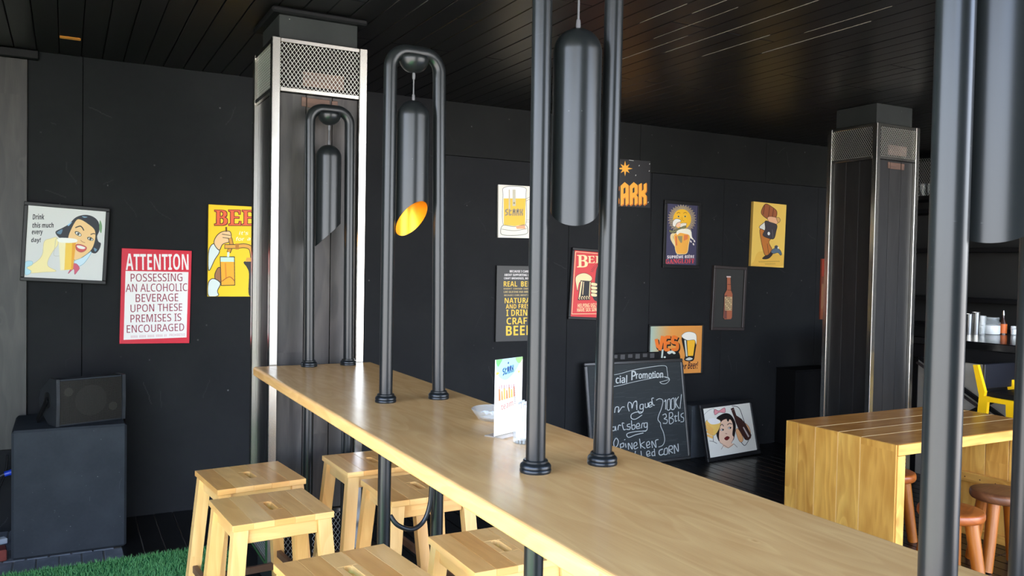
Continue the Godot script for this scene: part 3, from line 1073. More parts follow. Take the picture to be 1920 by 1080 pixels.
# the angular letters of the STARK sign, each in a box of 1 x 2.6, y down
func stark_letters(c: Canvas, x: float, y: float, w: float, h: float, col: Color, word := "STARK"):
	var n := word.length()
	var cw := w / n
	var glyphs := {
		"S": [[v(0.05, 0.45), v(0.85, 0.0), v(0.85, 0.55), v(0.42, 0.78), v(0.42, 0.95), v(0.9, 1.25), v(0.9, 2.15), v(0.1, 2.6), v(0.1, 2.05), v(0.54, 1.82), v(0.54, 1.5), v(0.05, 1.2)]],
		"T": [[v(0.08, 0.3), v(0.42, 0.1), v(0.42, 0.62), v(0.86, 0.4), v(0.86, 0.85), v(0.42, 1.08), v(0.42, 1.95), v(0.86, 1.72), v(0.86, 2.25), v(0.42, 2.5), v(0.08, 2.3)]],
		"A": [[v(0.05, 0.42), v(0.5, 0.0), v(0.93, 0.35), v(0.93, 2.35), v(0.58, 2.6), v(0.58, 1.68), v(0.38, 1.8), v(0.38, 2.4), v(0.05, 2.6)], [v(0.38, 0.72), v(0.58, 0.58), v(0.58, 1.2), v(0.38, 1.32)]],
		"R": [[v(0.05, 0.42), v(0.5, 0.0), v(0.93, 0.35), v(0.93, 1.2), v(0.76, 1.42), v(0.93, 1.6), v(0.93, 2.35), v(0.58, 2.6), v(0.58, 1.66), v(0.38, 1.78), v(0.38, 2.4), v(0.05, 2.6)], [v(0.38, 0.72), v(0.58, 0.58), v(0.58, 1.12), v(0.38, 1.24)]],
		"K": [[v(0.05, 0.3), v(0.38, 0.1), v(0.38, 1.05), v(0.6, 0.85), v(0.6, 0.28), v(0.93, 0.08), v(0.93, 1.0), v(0.72, 1.3), v(0.93, 1.52), v(0.93, 2.38), v(0.58, 2.6), v(0.58, 1.7), v(0.38, 1.6), v(0.38, 2.4), v(0.05, 2.6)]]}
	for i in n:
		var g = glyphs[word[i]]
		var q := []
		for p in g[0]:
			q.append(v(x + cw * (i + p.x), y + h * p.y / 2.6))
		c.poly(q, col)
		if g.size() > 1:
			q = []
			for p in g[1]:
				q.append(v(x + cw * (i + p.x), y + h * p.y / 2.6))
			c.poly(q, Color(0.16, 0.16, 0.165))

# ------------------------------------------------------------------ pictures on the wall
# centre (x, y) on the wall, size, tilt in degrees (clockwise), picture, frame width (0 for a bare board)
func picture(called, label, cx: float, cy: float, w: float, h: float, tilt: float, tex: ImageTexture, frame := 0.0, fm = null, deep := 0.022, edge := Color(0.9, 0.9, 0.88), z := WALL):
	var t = thing(called, label, "picture", Vector3(cx, cy, z))
	t.rotation.z = deg_to_rad(-tilt)
	hang(t, w, h, tex, frame, fm, deep, edge)
	return t

func hang(t, w: float, h: float, tex: ImageTexture, frame: float, fm, deep: float, edge: Color):
	var pw := w - 2 * frame
	var ph := h - 2 * frame
	var face_z := deep
	if frame > 0.0:
		var st := begin()
		for s in [-1, 1]:
			cb(st, Vector3(w, frame, deep), Vector3(0, s * (h - frame) * 0.5, deep * 0.5), 0.003)
			cb(st, Vector3(frame, h - 2 * frame, deep), Vector3(s * (w - frame) * 0.5, 0, deep * 0.5), 0.003)
		part("frame", fin(st), fm, t)
		face_z = deep * 0.55
		slab("backing", Vector3(-pw * 0.5, -ph * 0.5, 0.001), Vector3(pw * 0.5, ph * 0.5, face_z), mats.black, t, 0.0005)
	else:
		slab("board", Vector3(-pw * 0.5, -ph * 0.5, 0.0), Vector3(pw * 0.5, ph * 0.5, face_z), std(edge, 0.55), t, 0.0015)
	var pm := std(Color.WHITE, 0.45, 0.0, 0.4)
	pm.albedo_texture = tex
	var st2 := begin()
	var z := face_z + 0.0006
	var m := 0.0018 if frame == 0.0 else 0.0
	var q := [Vector3(-pw * 0.5 + m, ph * 0.5 - m, z), Vector3(pw * 0.5 - m, ph * 0.5 - m, z), Vector3(pw * 0.5 - m, -ph * 0.5 + m, z), Vector3(-pw * 0.5 + m, -ph * 0.5 + m, z)]
	var uv := [v(0, 0), v(1, 0), v(1, 1), v(0, 1)]
	for k in [0, 1, 2, 0, 2, 3]:
		st2.set_normal(Vector3(0, 0, 1))
		st2.set_uv(uv[k])
		st2.add_vertex(q[k])
	part("print", fin(st2), pm, t)

func posters():
	var sans := font("Droid Sans", true)
	var thin := font("Droid Sans")
	var serif := font("Droid Serif", true)
	var ink := Color(0.10, 0.10, 0.12)
	# 1. the woman with a mug
	var c := Canvas.new(420, 430, v(115, 95), v(1062, 170), v(60, 940), Color(0.86, 0.86, 0.85))
	var skin := Color(0.97, 0.80, 0.56)
	c.text("Drink", sans, 165, 197, 135, 66, ink, 0.1)
	c.text("this much", sans, 158, 300, 252, 62, ink, 0.1)
	c.text("every", sans, 150, 393, 128, 62, ink, 0.1)
	c.text("day!", sans, 142, 478, 112, 68, ink, 0.1)
	c.blob([v(438, 415), v(520, 368), v(600, 322), v(690, 240), v(800, 212), v(900, 235), v(965, 300), v(972, 400), v(945, 470), v(962, 535), v(992, 560), v(972, 628), v(925, 674), v(868, 650), v(890, 560), v(700, 560), v(590, 490), v(500, 490)], Color(0.11, 0.13, 0.17), 5, ink)
	c.blob([v(690, 272), v(745, 264), v(830, 312), v(915, 385), v(928, 480), v(900, 590), v(850, 660), v(760, 722), v(680, 765), v(640, 700), v(600, 560), v(588, 480), v(625, 380)], skin, 4, ink)
	c.blob([v(585, 330), v(640, 290), v(600, 340)], Color(0.55, 0.75, 0.88))
	c.blob([v(450, 420), v(520, 380), v(500, 440)], Color(0.35, 0.50, 0.60))
	c.blob([v(760, 225), v(830, 235), v(790, 245)], Color(0.45, 0.60, 0.70))
	c.blob([v(905, 610), v(945, 630), v(920, 655)], Color(0.40, 0.55, 0.65))
	c.blob([v(985, 275), v(1010, 340), v(1000, 430), v(975, 380)], Color(0.45, 0.60, 0.42))
	c.stroke([v(680, 362), v(735, 345), v(762, 362), v(782, 396)], 12, ink, true)
	c.stroke([v(868, 447), v(900, 436), v(922, 440)], 9, ink, true)
	for e in [[712, 437, 46, 22, 0.55], [862, 500, 40, 20, 0.35]]:
		c.ell(e[0], e[1], e[2], e[3], ink, e[4])
		c.ell(e[0] + 2, e[1] + 2, e[2] - 9, e[3] - 6, Color(0.95, 0.95, 0.92), e[4])
		c.ell(e[0] + 2, e[1] + 2, 15, 14, Color(0.25, 0.25, 0.25), e[4])
	c.stroke([v(742, 515), v(765, 535), v(795, 545)], 5, Color(0.6, 0.35, 0.25), true)
	c.blob([v(684, 570), v(740, 566), v(812, 600), v(800, 640), v(745, 660), v(690, 630)], Color(0.83, 0.33, 0.33), 3, Color(0.5, 0.15, 0.15))
	c.blob([v(694, 580), v(740, 580), v(800, 606), v(770, 624), v(712, 610)], Color(0.97, 0.96, 0.94))
	c.blob([v(662, 768), v(760, 725), v(872, 655), v(845, 715), v(775, 800), v(700, 830)], Color(0.80, 0.90, 0.95), 4, Color(0.35, 0.6, 0.7))
	c.blob([v(640, 800), v(690, 800), v(725, 850), v(700, 890), v(665, 925), v(655, 860), v(585, 915), v(620, 850)], Color(0.82, 0.35, 0.45), 3, Color(0.6, 0.2, 0.3))
	c.blob([v(300, 525), v(380, 490), v(450, 478), v(465, 560), v(405, 640), v(345, 745), v(345, 820), v(440, 880), v(300, 888), v(120, 892), v(80, 835), v(200, 765), v(275, 680)], Color(0.97, 0.91, 0.66), 3, Color(0.75, 0.68, 0.5))
	c.blob([v(70, 770), v(150, 755), v(155, 795), v(90, 830), v(140, 870), v(120, 905), v(70, 905)], Color(0.72, 0.87, 0.92), 3, Color(0.45, 0.65, 0.72))
	c.poly([v(470, 495), v(688, 508), v(645, 865), v(492, 872)], Color(0.98, 0.80, 0.28))
	c.poly([v(470, 495), v(560, 500), v(540, 868), v(492, 872)], Color(0.98, 0.93, 0.74))
	c.poly([v(640, 520), v(686, 520), v(645, 862), v(622, 862)], Color(0.95, 0.66, 0.15))
	c.blob([v(466, 488), v(560, 484), v(690, 502), v(684, 540), v(560, 545), v(470, 530)], Color(0.98, 0.97, 0.94))
	c.stroke([v(470, 495), v(440, 500), v(425, 600), v(415, 690), v(480, 700)], 5, Color(0.75, 0.75, 0.7), true)
	picture("framed_picture", "framed white picture of a black-haired woman behind a mug, Drink this much every day", 0.001, 1.679, 0.446, 0.458, 2.6, c.tex(), 0.021, mats.frame_black, 0.026, Color.WHITE, WALL + 0.031)
	# 2. attention sign
	c = Canvas.new(400, 590, v(55, 368), v(558, 385), v(32, 1062), Color(0.84, 0.16, 0.24))
	var white := Color(0.95, 0.93, 0.92)
	c.poly([v(78, 532), v(534, 543), v(516, 1036), v(60, 1036)], white)
	c.text("ATTENTION", sans, 80, 406, 455, 120, white)
	var crim := Color(0.55, 0.14, 0.22)
	for l in [["POSSESSING", 114, 553, 374, 58], ["AN ALCOHOLIC", 78, 628, 446, 58], ["BEVERAGE", 148, 703, 308, 58], ["UPON THESE", 111, 779, 374, 56], ["PREMISES IS", 110, 854, 368, 56], ["ENCOURAGED", 83, 930, 415, 56]]:
		c.text(l[0], thin, l[1], l[2], l[3], l[4], crim)
	for i in 26:
		if i % 6 != 5:
			c.poly([v(112 + i * 10, 1006), v(118 + i * 10, 1006), v(118 + i * 10, 1024), v(112 + i * 10, 1024)], Color(0.88, 0.76, 0.77))
	c.text("PROHIBITED", thin, 390, 1005, 115, 18, Color(0.80, 0.60, 0.63))
	picture("warning_sign", "red and white sign headed ATTENTION with rows of red capitals", 0.496, 1.366, 0.402, 0.585, 1.0, c.tex(), 0.0, null, 0.02, Color(0.70, 0.14, 0.22))
	# 3. yellow beer poster
	c = Canvas.new(400, 590, v(680, 50), v(1161, 68), v(675, 718), Color(0.97, 0.79, 0.10))
	for d in [v(-5, -4), v(5, -3), v(-4, 5), v(5, 5)]:
		c.text("BEER", serif, 722 + d.x, 88 + d.y, 400, 112, Color(0.35, 0.10, 0.06))
	c.text("BEER", serif, 722, 88, 400, 112, Color(0.90, 0.38, 0.22))
	c.text("it's", thin, 898, 244, 66, 26, white, 0.2)
	c.text("for", thin, 872, 286, 62, 28, white, 0.2)
	c.text("a", thin, 958, 292, 22, 20, white, 0.2)
	c.blob([v(682, 385), v(718, 335), v(758, 388), v(725, 450), v(682, 530)], Color(0.84, 0.88, 0.87), 5, ink)
	c.blob([v(718, 332), v(735, 280), v(775, 248), v(830, 245), v(842, 285), v(830, 320), v(780, 340), v(755, 382)], Color(0.93, 0.75, 0.55), 5, ink)
	c.stroke([v(805, 215), v(806, 245)], 12, Color(0.35, 0.22, 0.10))
	c.stroke([v(775, 265), v(835, 275)], 4, ink)
	c.stroke([v(780, 290), v(838, 298)], 4, ink)
	c.stroke([v(835, 300), v(845, 345), v(825, 395)], 30, ink)
	c.stroke([v(835, 300), v(845, 345), v(825, 392)], 22, Color(0.80, 0.56, 0.20))
	c.stroke([v(800, 356), v(880, 356), v(940, 352), v(985, 372), v(1000, 440)], 34, ink, true)
	c.stroke([v(802, 356), v(880, 356), v(940, 352), v(985, 372), v(1000, 440)], 25, Color(0.86, 0.62, 0.25), true)
	c.poly([v(872, 335), v(898, 335), v(898, 378), v(872, 378)], Color(0.70, 0.46, 0.15))
	c.blob([v(940, 470), v(1060, 470), v(1045, 510), v(1030, 560), v(1030, 716), v(975, 716), v(975, 560), v(958, 510)], Color(0.16, 0.16, 0.18), 4, ink)
	c.poly([v(955, 440), v(1045, 440), v(1060, 470), v(945, 470)], Color(0.86, 0.62, 0.25))
	c.blob([v(725, 560), v(750, 510), v(775, 530), v(775, 610), v(735, 610)], Color(0.62, 0.42, 0.28), 5, ink)
	c.blob([v(680, 620), v(715, 590), v(765, 625), v(745, 680), v(750, 716), v(682, 716)], Color(0.84, 0.88, 0.87), 5, ink)
	c.poly([v(760, 428), v(868, 430), v(872, 645), v(768, 645)], ink)
	c.poly([v(765, 434), v(863, 436), v(867, 640), v(773, 640)], Color(0.95, 0.66, 0.16))
	c.poly([v(765, 434), v(863, 436), v(864, 470), v(766, 468)], Color(0.78, 0.88, 0.82))
	c.stroke([v(800, 480), v(806, 590)], 8, Color(0.87, 0.52, 0.12))
	c.stroke([v(775, 612), v(830, 580), v(866, 610)], 5, Color(0.60, 0.30, 0.08), true)
	c.stroke([v(822, 400), v(820, 430)], 16, Color(0.85, 0.92, 0.88))
	picture("beer_poster", "yellow poster with BEER in red and hands at a beer tap, cut by the column", 1.006, 1.659, 0.415, 0.588, 0.2, c.tex(), 0.0, null, 0.02, Color(0.80, 0.66, 0.15))
	# 4. mug poster
	c = Canvas.new(360, 370, v(92, 395), v(588, 418), v(92, 998), Color(0.93, 0.92, 0.87))
	var ol := Color(0.45, 0.43, 0.38)
	c.stroke([v(400, 570), v(520, 530), v(540, 680), v(500, 800), v(400, 815)], 26, ol, true)
	c.stroke([v(400, 570), v(520, 530), v(540, 680), v(500, 800), v(400, 815)], 20, Color(0.93, 0.92, 0.87), true)
	c.blob([v(150, 430), v(270, 412), v(395, 432), v(400, 520), v(400, 860), v(272, 880), v(148, 860), v(142, 520)], Color(0.97, 0.97, 0.95), 5, ol)
	c.poly([v(150, 552), v(398, 552), v(394, 855), v(272, 872), v(152, 855)], Color(0.95, 0.77, 0.25))
	c.poly([v(205, 450), v(218, 450), v(225, 700), v(207, 700)], Color(0.80, 0.76, 0.66))
	c.poly([v(248, 450), v(282, 450), v(285, 640), v(250, 640)], Color(0.80, 0.78, 0.68))
	c.blob([v(145, 862), v(270, 878), v(398, 862), v(425, 940), v(390, 970), v(270, 980), v(150, 972), v(118, 940)], Color(0.94, 0.93, 0.86), 6, Color(0.40, 0.42, 0.36))
	c.poly([v(285, 872), v(392, 862), v(396, 905), v(300, 905)], Color(0.90, 0.66, 0.48))
	c.stroke([v(130, 905), v(270, 925), v(412, 905)], 5, ol, true)
	stark_letters(c, 163, 668, 208, 88, Color(0.62, 0.55, 0.42))
	c.ell(268, 605, 10, 12, Color(0.62, 0.55, 0.35))
	picture("beer_mug_poster", "white square poster of a full beer mug lettered STARK", 3.066, 2.012, 0.385, 0.4, -0.8, c.tex(), 0.0, null, 0.02, Color(0.85, 0.84, 0.80))
	# 5. craft beer text
	c = Canvas.new(400, 590, v(72, 262), v(524, 265), v(55, 1025), Color(0.235, 0.235, 0.23))
	var yel := Color(0.95, 0.78, 0.24)
	var dim := Color(0.82, 0.72, 0.45)
	for l in [["BECAUSE I CARE", 197, 306, 192, 24, white], ["ABOUT SUPPORTING LOCAL", 143, 342, 305, 24, white], ["CRAFT BREWERIES, BECAUSE", 139, 378, 310, 24, white], ["REAL  BEER", 136, 418, 310, 54, yel], ["DOESN'T  CONTAIN  CHEMICALS", 136, 486, 310, 16, dim], ["LIKE SILICONE AND AMMONIA", 136, 516, 310, 20, dim], ["BECAUSE I CARE ABOUT WORDS", 140, 551, 306, 17, dim], ["NATURAL", 145, 586, 292, 54, yel], ["AND FRESH", 156, 650, 270, 46, yel], ["I DRINK", 160, 706, 262, 64, yel], ["CRAFT", 163, 786, 256, 70, yel], ["BEER", 157, 870, 270, 98, yel]]:
		c.text(l[0], sans, l[1], l[2], l[3], l[4], l[5])
	picture("craft_beer_sign", "charcoal sign of white and yellow capitals ending I DRINK CRAFT BEER", 3.069, 1.309, 0.395, 0.58, 0.0, c.tex(), 0.0, null, 0.02, Color(0.2, 0.2, 0.2))
	# 6. red framed BEER
	c = Canvas.new(380, 520, v(858, 115), v(1272, 150), v(818, 772), Color(0.80, 0.22, 0.23))
	var cream := Color(0.93, 0.82, 0.62)
	c.stroke([v(872, 130), v(1256, 162), v(1222, 762), v(834, 748), v(872, 130)], 6, cream)
	c.text("B", serif, 885, 162, 108, 124, cream)
	c.text("EER", serif, 992, 172, 236, 72, cream)
	c.blob([v(880, 480), v(870, 390), v(910, 352), v(970, 345), v(1025, 375), v(1035, 410), v(1000, 430), v(920, 430), v(900, 470), v(890, 520)], cream, 3, ink)
	c.poly([v(920, 415), v(1025, 425), v(1015, 615), v(892, 612)], ink)
	c.poly([v(925, 425), v(940, 425), v(915, 600), v(900, 600)], cream)
	c.poly([v(948, 430), v(956, 430), v(945, 560), v(938, 560)], cream)
	c.poly([v(1012, 432), v(1022, 432), v(1012, 590), v(1004, 590)], cream)
	for i in 5:
		c.ell(912 + i * 24, 590, 9, 18, cream, 0.1)
		c.ell(914 + i * 24, 592, 5, 13, ink, 0.1)
	c.blob([v(1090, 280), v(1150, 270), v(1190, 320), v(1180, 390), v(1215, 450), v(1215, 640), v(1080, 630), v(1040, 580), v(1030, 520), v(1060, 480), v(1070, 380)], ink)
	for i in 4:
		c.blob([v(1030, 440 + i * 36), v(1085, 450 + i * 36), v(1080, 475 + i * 36), v(1030, 468 + i * 36)], cream, 3, ink)
	for i in 9:
		var a := -PI * 0.95 + i * 0.2
		c.stroke([v(1110, 340) + v(cos(a), sin(a)) * 62, v(1110, 340) + v(cos(a), sin(a)) * 88], 3, ink)
	c.text("HELPING UGLY PEOPLE", sans, 892, 648, 310, 40, cream)
	c.text("HAVE SEX SINCE 1862", sans, 886, 692, 310, 38, cream)
	picture("framed_picture", "red black-framed poster with cream BEER lettering and a mug, behind a pole", 3.750, 1.458, 0.44, 0.572, 2.7, c.tex(), 0.022, mats.frame_black, 0.024)
	# 7. STARK sign
	c = Canvas.new(500, 380, v(1250, 95), v(1820, 130), v(1245, 628), Color(0.16, 0.16, 0.165))
	var amber := Color(0.95, 0.67, 0.24)
	var star := []
	for i in 16:
		var a := -PI * 0.5 + TAU * i / 16.0
		star.append(v(1528, 214) + v(cos(a), sin(a)) * (88.0 if i % 4 == 0 else (72.0 if i % 2 == 0 else 33.0)))
	c.poly(star, amber)
	stark_letters(c, 1272, 372, 518, 272, Color(0.78, 0.42, 0.14))
	stark_letters(c, 1264, 366, 518, 266, amber)
	c.stroke([v(1575, 118), v(1625, 124)], 6, Color(0.75, 0.75, 0.72))
	for p in [v(1812, 160), v(1808, 240), v(1795, 600), v(1650, 290), v(1690, 180)]:
		c.ell(p.x, p.y, 5, 9, Color(0.7, 0.7, 0.68), 0.4)
	picture("star_sign", "black sign with an orange eight-pointed star over orange STARK letters", 4.05, 2.294, 0.508, 0.39, -1.0, c.tex(), 0.0, null, 0.012, Color(0.16, 0.16, 0.16))
	# 8. sun and mug
	c = Canvas.new(380, 560, v(165, 150), v(545, 172), v(137, 915), Color(0.27, 0.26, 0.36))
	for i in 64:
		var a := TAU * i / 64.0
		c.stroke([v(348, 345) + v(cos(a) * 112, sin(a) * 126), v(348, 345) + v(cos(a) * (160 + 14 * (i % 2)), sin(a) * (170 + 14 * (i % 2)))], 5, Color(0.93, 0.84, 0.60))
	c.ell(348, 345, 112, 127, Color(0.96, 0.74, 0.20))
	for e in [[303, 312], [385, 310]]:
		c.ell(e[0], e[1], 18, 12, Color(0.85, 0.75, 0.5))
		c.ell(e[0], e[1], 8, 9, ink)
		c.stroke([v(e[0] - 20, e[1] - 38), v(e[0], e[1] - 52), v(e[0] + 20, e[1] - 42)], 5, Color(0.45, 0.28, 0.05), true)
	c.stroke([v(345, 320), v(350, 360), v(375, 368)], 4, Color(0.70, 0.45, 0.08), true)
	c.blob([v(330, 400), v(400, 395), v(392, 430), v(350, 455), v(318, 440)], Color(0.93, 0.90, 0.82), 4, Color(0.45, 0.25, 0.05))
	c.blob([v(190, 480), v(240, 490), v(320, 455), v(380, 430), v(395, 450), v(330, 480), v(250, 520), v(195, 515)], Color(0.50, 0.50, 0.36), 4, ink)
	c.ell(300, 412, 30, 36, Color(0.95, 0.76, 0.62))
	c.blob([v(232, 380), v(260, 345), v(310, 345), v(335, 372), v(285, 395), v(260, 440), v(232, 430)], Color(0.93, 0.92, 0.88), 4, ink)
	c.stroke([v(275, 545), v(225, 545), v(222, 600), v(265, 680)], 34, Color(0.90, 0.82, 0.62), true)
	c.blob([v(255, 530), v(435, 530), v(425, 680), v(405, 775), v(340, 790), v(275, 775), v(255, 660)], Color(0.94, 0.68, 0.30), 6, Color(0.95, 0.88, 0.66))
	c.poly([v(290, 560), v(350, 560), v(345, 640), v(330, 650), v(300, 600)], Color(0.60, 0.55, 0.40))
	c.poly([v(262, 560), v(280, 560), v(285, 680), v(268, 680)], Color(0.86, 0.45, 0.30))
	c.poly([v(370, 545), v(420, 545), v(415, 600), v(365, 620)], Color(0.88, 0.50, 0.30))
	c.blob([v(280, 500), v(340, 470), v(420, 470), v(460, 500), v(470, 570), v(495, 610), v(455, 590), v(430, 545), v(380, 530), v(320, 520), v(285, 545)], Color(0.96, 0.94, 0.86))
	for p in [v(455, 630), v(500, 625), v(488, 665)]:
		c.ell(p.x, p.y, 8, 16, Color(0.96, 0.94, 0.90), -0.4)
	c.text("SUPRÊME BIÈRE", sans, 162, 795, 335, 48, white)
	c.text("GANGLOFF", serif, 140, 852, 362, 58, Color(0.88, 0.30, 0.30))
	picture("framed_picture", "dark framed poster of a yellow sun over a beer mug, SUPRÊME BIÈRE GANGLOFF", 4.651, 1.891, 0.395, 0.575, 0.6, c.tex(), 0.03, mats.frame_black, 0.024)
	# 9. man with a barrel
	c = Canvas.new(400, 580, v(1240, 122), v(1658, 158), v(1195, 940), Color(0.93, 0.78, 0.38))
	var lnc := Color(0.20, 0.14, 0.12)
	c.blob([v(1235, 880), v(1300, 760), v(1500, 790), v(1640, 820), v(1600, 950), v(1210, 940)], Color(0.90, 0.72, 0.32))
	c.blob([v(1390, 150), v(1460, 180), v(1530, 240), v(1520, 320), v(1470, 350), v(1400, 335), v(1335, 275), v(1345, 210)], Color(0.64, 0.37, 0.23), 6, lnc)
	for l in [[v(1375, 165), v(1358, 285)], [v(1440, 180), v(1420, 340)], [v(1490, 210), v(1470, 345)]]:
		c.stroke([l[0], l[1]], 8, Color(0.38, 0.20, 0.13))
	c.blob([v(1410, 330), v(1450, 310), v(1540, 330), v(1550, 370), v(1520, 410), v(1440, 390)], Color(0.94, 0.72, 0.56), 4, lnc)
	c.blob([v(1525, 330), v(1560, 325), v(1575, 360), v(1550, 390)], Color(0.86, 0.66, 0.40), 4, lnc)
	c.blob([v(1305, 450), v(1345, 405), v(1385, 385), v(1400, 470), v(1360, 490)], Color(0.92, 0.92, 0.88), 6, lnc)
	c.blob([v(1312, 480), v(1370, 490), v(1470, 560), v(1425, 640), v(1465, 740), v(1420, 800), v(1370, 800), v(1330, 640)], Color(0.76, 0.46, 0.20), 6, lnc)
	c.stroke([v(1405, 660), v(1420, 790)], 5, lnc)
	c.blob([v(1380, 370), v(1450, 385), v(1530, 420), v(1520, 500), v(1490, 595), v(1420, 590), v(1350, 550), v(1380, 470)], Color(0.26, 0.24, 0.26), 5, lnc)
	c.ell(1425, 530, 16, 22, Color(0.92, 0.92, 0.90))
	c.stroke([v(1470, 480), v(1480, 590)], 4, Color(0.5, 0.48, 0.48))
	c.blob([v(1340, 850), v(1370, 820), v(1420, 800), v(1455, 760), v(1475, 790), v(1430, 845), v(1380, 858)], Color(0.20, 0.17, 0.18), 4, lnc)
	c.blob([v(1450, 760), v(1500, 720), v(1560, 735), v(1590, 790), v(1575, 815), v(1540, 780), v(1480, 790)], Color(0.36, 0.44, 0.52), 4, lnc)
	c.ell(1520, 705, 24, 22, Color(0.28, 0.30, 0.34))
	c.ell(1545, 715, 9, 14, Color(0.92, 0.92, 0.9))
	for l in [[1295, 1560, 884], [1375, 1500, 915]]:
		var x: float = l[0]
		while x < l[1]:
			c.stroke([v(x, l[2]), v(x + 9, l[2] + 14)], 4, Color(0.45, 0.35, 0.15))
			x += 17
	picture("barrel_poster", "yellow poster of a man in brown trousers carrying a barrel on his head", 5.652, 1.922, 0.41, 0.583, 1.4, c.tex(), 0.0, null, 0.03, Color(0.76, 0.62, 0.30))
	# 10. bottle in a dark box frame
	c = Canvas.new(300, 460, v(655, 105), v(885, 112), v(622, 603), Color(0.20, 0.20, 0.195))
	var btl := [v(745, 172), v(772, 172), v(774, 290), v(786, 320), v(778, 520), v(770, 536), v(720, 538), v(708, 525), v(722, 320), v(742, 285)]
	c.poly([v(738, 180), v(760, 180), v(750, 300), v(730, 540), v(702, 532), v(714, 320), v(734, 285)], Color(0.09, 0.08, 0.08))
	c.poly(btl, Color(0.66, 0.38, 0.27))
	c.poly([v(722, 335), v(742, 330), v(735, 535), v(712, 530)], Color(0.44, 0.27, 0.24))
	c.poly([v(740, 168), v(775, 168), v(775, 180), v(740, 180)], Color(0.80, 0.72, 0.70))
	c.stroke([v(748, 240), v(775, 240)], 4, Color(0.30, 0.15, 0.1))
	c.stroke([v(745, 288), v(776, 288)], 4, Color(0.30, 0.15, 0.1))
	c.poly([v(722, 345), v(783, 345), v(778, 462), v(722, 462)], Color(0.76, 0.66, 0.50))
	for r in 8:
		for k in 5:
			if (r * 3 + k * 5) % 4 != 0:
				c.poly([v(725 + k * 11, 350 + r * 14), v(732 + k * 11, 350 + r * 14), v(732 + k * 11, 357 + r * 14), v(725 + k * 11, 357 + r * 14)], Color(0.36, 0.24, 0.18))
	picture("framed_picture", "dark box-framed picture of one brown beer bottle", 5.196, 1.345, 0.385, 0.57, 1.8, c.tex(), 0.026, mats.frame_brown, 0.034)
	# 11. YES poster
	c = Canvas.new(560, 420, v(105, 605), v(535, 597), v(100, 1008), Color(0.86, 0.58, 0.28))
	for i in 40:
		var t := i / 40.0
		c.poly([v(100 + 180 * t, 595), v(106 + 180 * t, 595), v(100 + 170 * t, 1010), v(94 + 170 * t, 1010)], Color(0.60, 0.70, 0.66).lerp(Color(0.86, 0.58, 0.28), t))
	c.blob([v(190, 812), v(300, 800), v(345, 830), v(345, 890), v(250, 905), v(140, 900), v(120, 850)], Color(0.09, 0.09, 0.09))
	for d in [[Color(0.09, 0.09, 0.09), 6.0, 10.0], [Color(0.88, 0.45, 0.16), 0.0, 0.0]]:
		var dx := v(d[1], d[2])
		var sw := 34.0 if d[1] > 0.0 else 27.0
		c.stroke([v(155, 715) + dx, v(168, 770) + dx, v(185, 780) + dx], sw, d[0], true)
		c.stroke([v(205, 690) + dx, v(192, 770) + dx, v(185, 800) + dx], sw, d[0], true)
		c.stroke([v(265, 695) + dx, v(232, 700) + dx, v(226, 740) + dx, v(262, 742) + dx], sw, d[0], true)
		c.stroke([v(228, 742) + dx, v(230, 795) + dx, v(262, 800) + dx], sw, d[0], true)
		c.stroke([v(325, 705) + dx, v(295, 695) + dx, v(290, 735) + dx, v(325, 750) + dx, v(325, 795) + dx, v(285, 800) + dx], sw, d[0], true)
	c.stroke([v(208, 800), v(203, 865)], 14, Color(0.72, 0.76, 0.72))
	c.ell(226, 862, 9, 8, Color(0.72, 0.76, 0.72))
	c.blob([v(245, 820), v(285, 808), v(315, 830), v(300, 838), v(285, 828), v(262, 838)], Color(0.80, 0.82, 0.78))
	c.blob([v(365, 700), v(430, 715), v(488, 700), v(475, 840), v(465, 890), v(430, 900), v(390, 888), v(395, 840)], Color(0.12, 0.11, 0.10), 4, ink)
	c.poly([v(385, 720), v(400, 722), v(415, 860), v(402, 860)], Color(0.80, 0.82, 0.78))
	c.poly([v(408, 722), v(480, 718), v(462, 855), v(418, 855)], Color(0.96, 0.72, 0.20))
	c.blob([v(395, 885), v(430, 865), v(462, 880), v(430, 895)], Color(0.80, 0.80, 0.76), 4, ink)
	c.blob([v(362, 690), v(385, 660), v(430, 650), v(480, 668), v(490, 720), v(485, 760), v(470, 720), v(410, 722)], Color(0.94, 0.92, 0.86), 3, ol)
	c.text("Another", sans, 215, 915, 190, 52, Color(0.18, 0.05, 0.12), 0.12)
	c.text("Beer!", sans, 418, 905, 82, 62, Color(0.18, 0.05, 0.12), 0.1)
	picture("framed_picture", "orange and green poster of a full beer glass, YES Another Beer, above the chalkboard", 4.620, 0.902, 0.595, 0.441, 0.4, c.tex(), 0.014, mats.frame_black, 0.022)

	# 12. mostly behind the right column
	c = Canvas.new(200, 290, v(0, 0), v(100, 0), v(0, 145), Color(0.52, 0.36, 0.25))
	c.poly([v(0, 0), v(100, 0), v(100, 42), v(0, 42)], Color(0.55, 0.20, 0.14))
	c.poly([v(0, 42), v(100, 42), v(100, 60), v(0, 60)], Color(0.40, 0.22, 0.16))
	c.poly([v(0, 120), v(100, 120), v(100, 145), v(0, 145)], Color(0.50, 0.28, 0.18))
	picture("column_poster", "red and brown poster almost wholly hidden behind the right column", 6.565, 1.43, 0.40, 0.58, 0.0, c.tex(), 0.0, null, 0.02, Color(0.50, 0.22, 0.15))

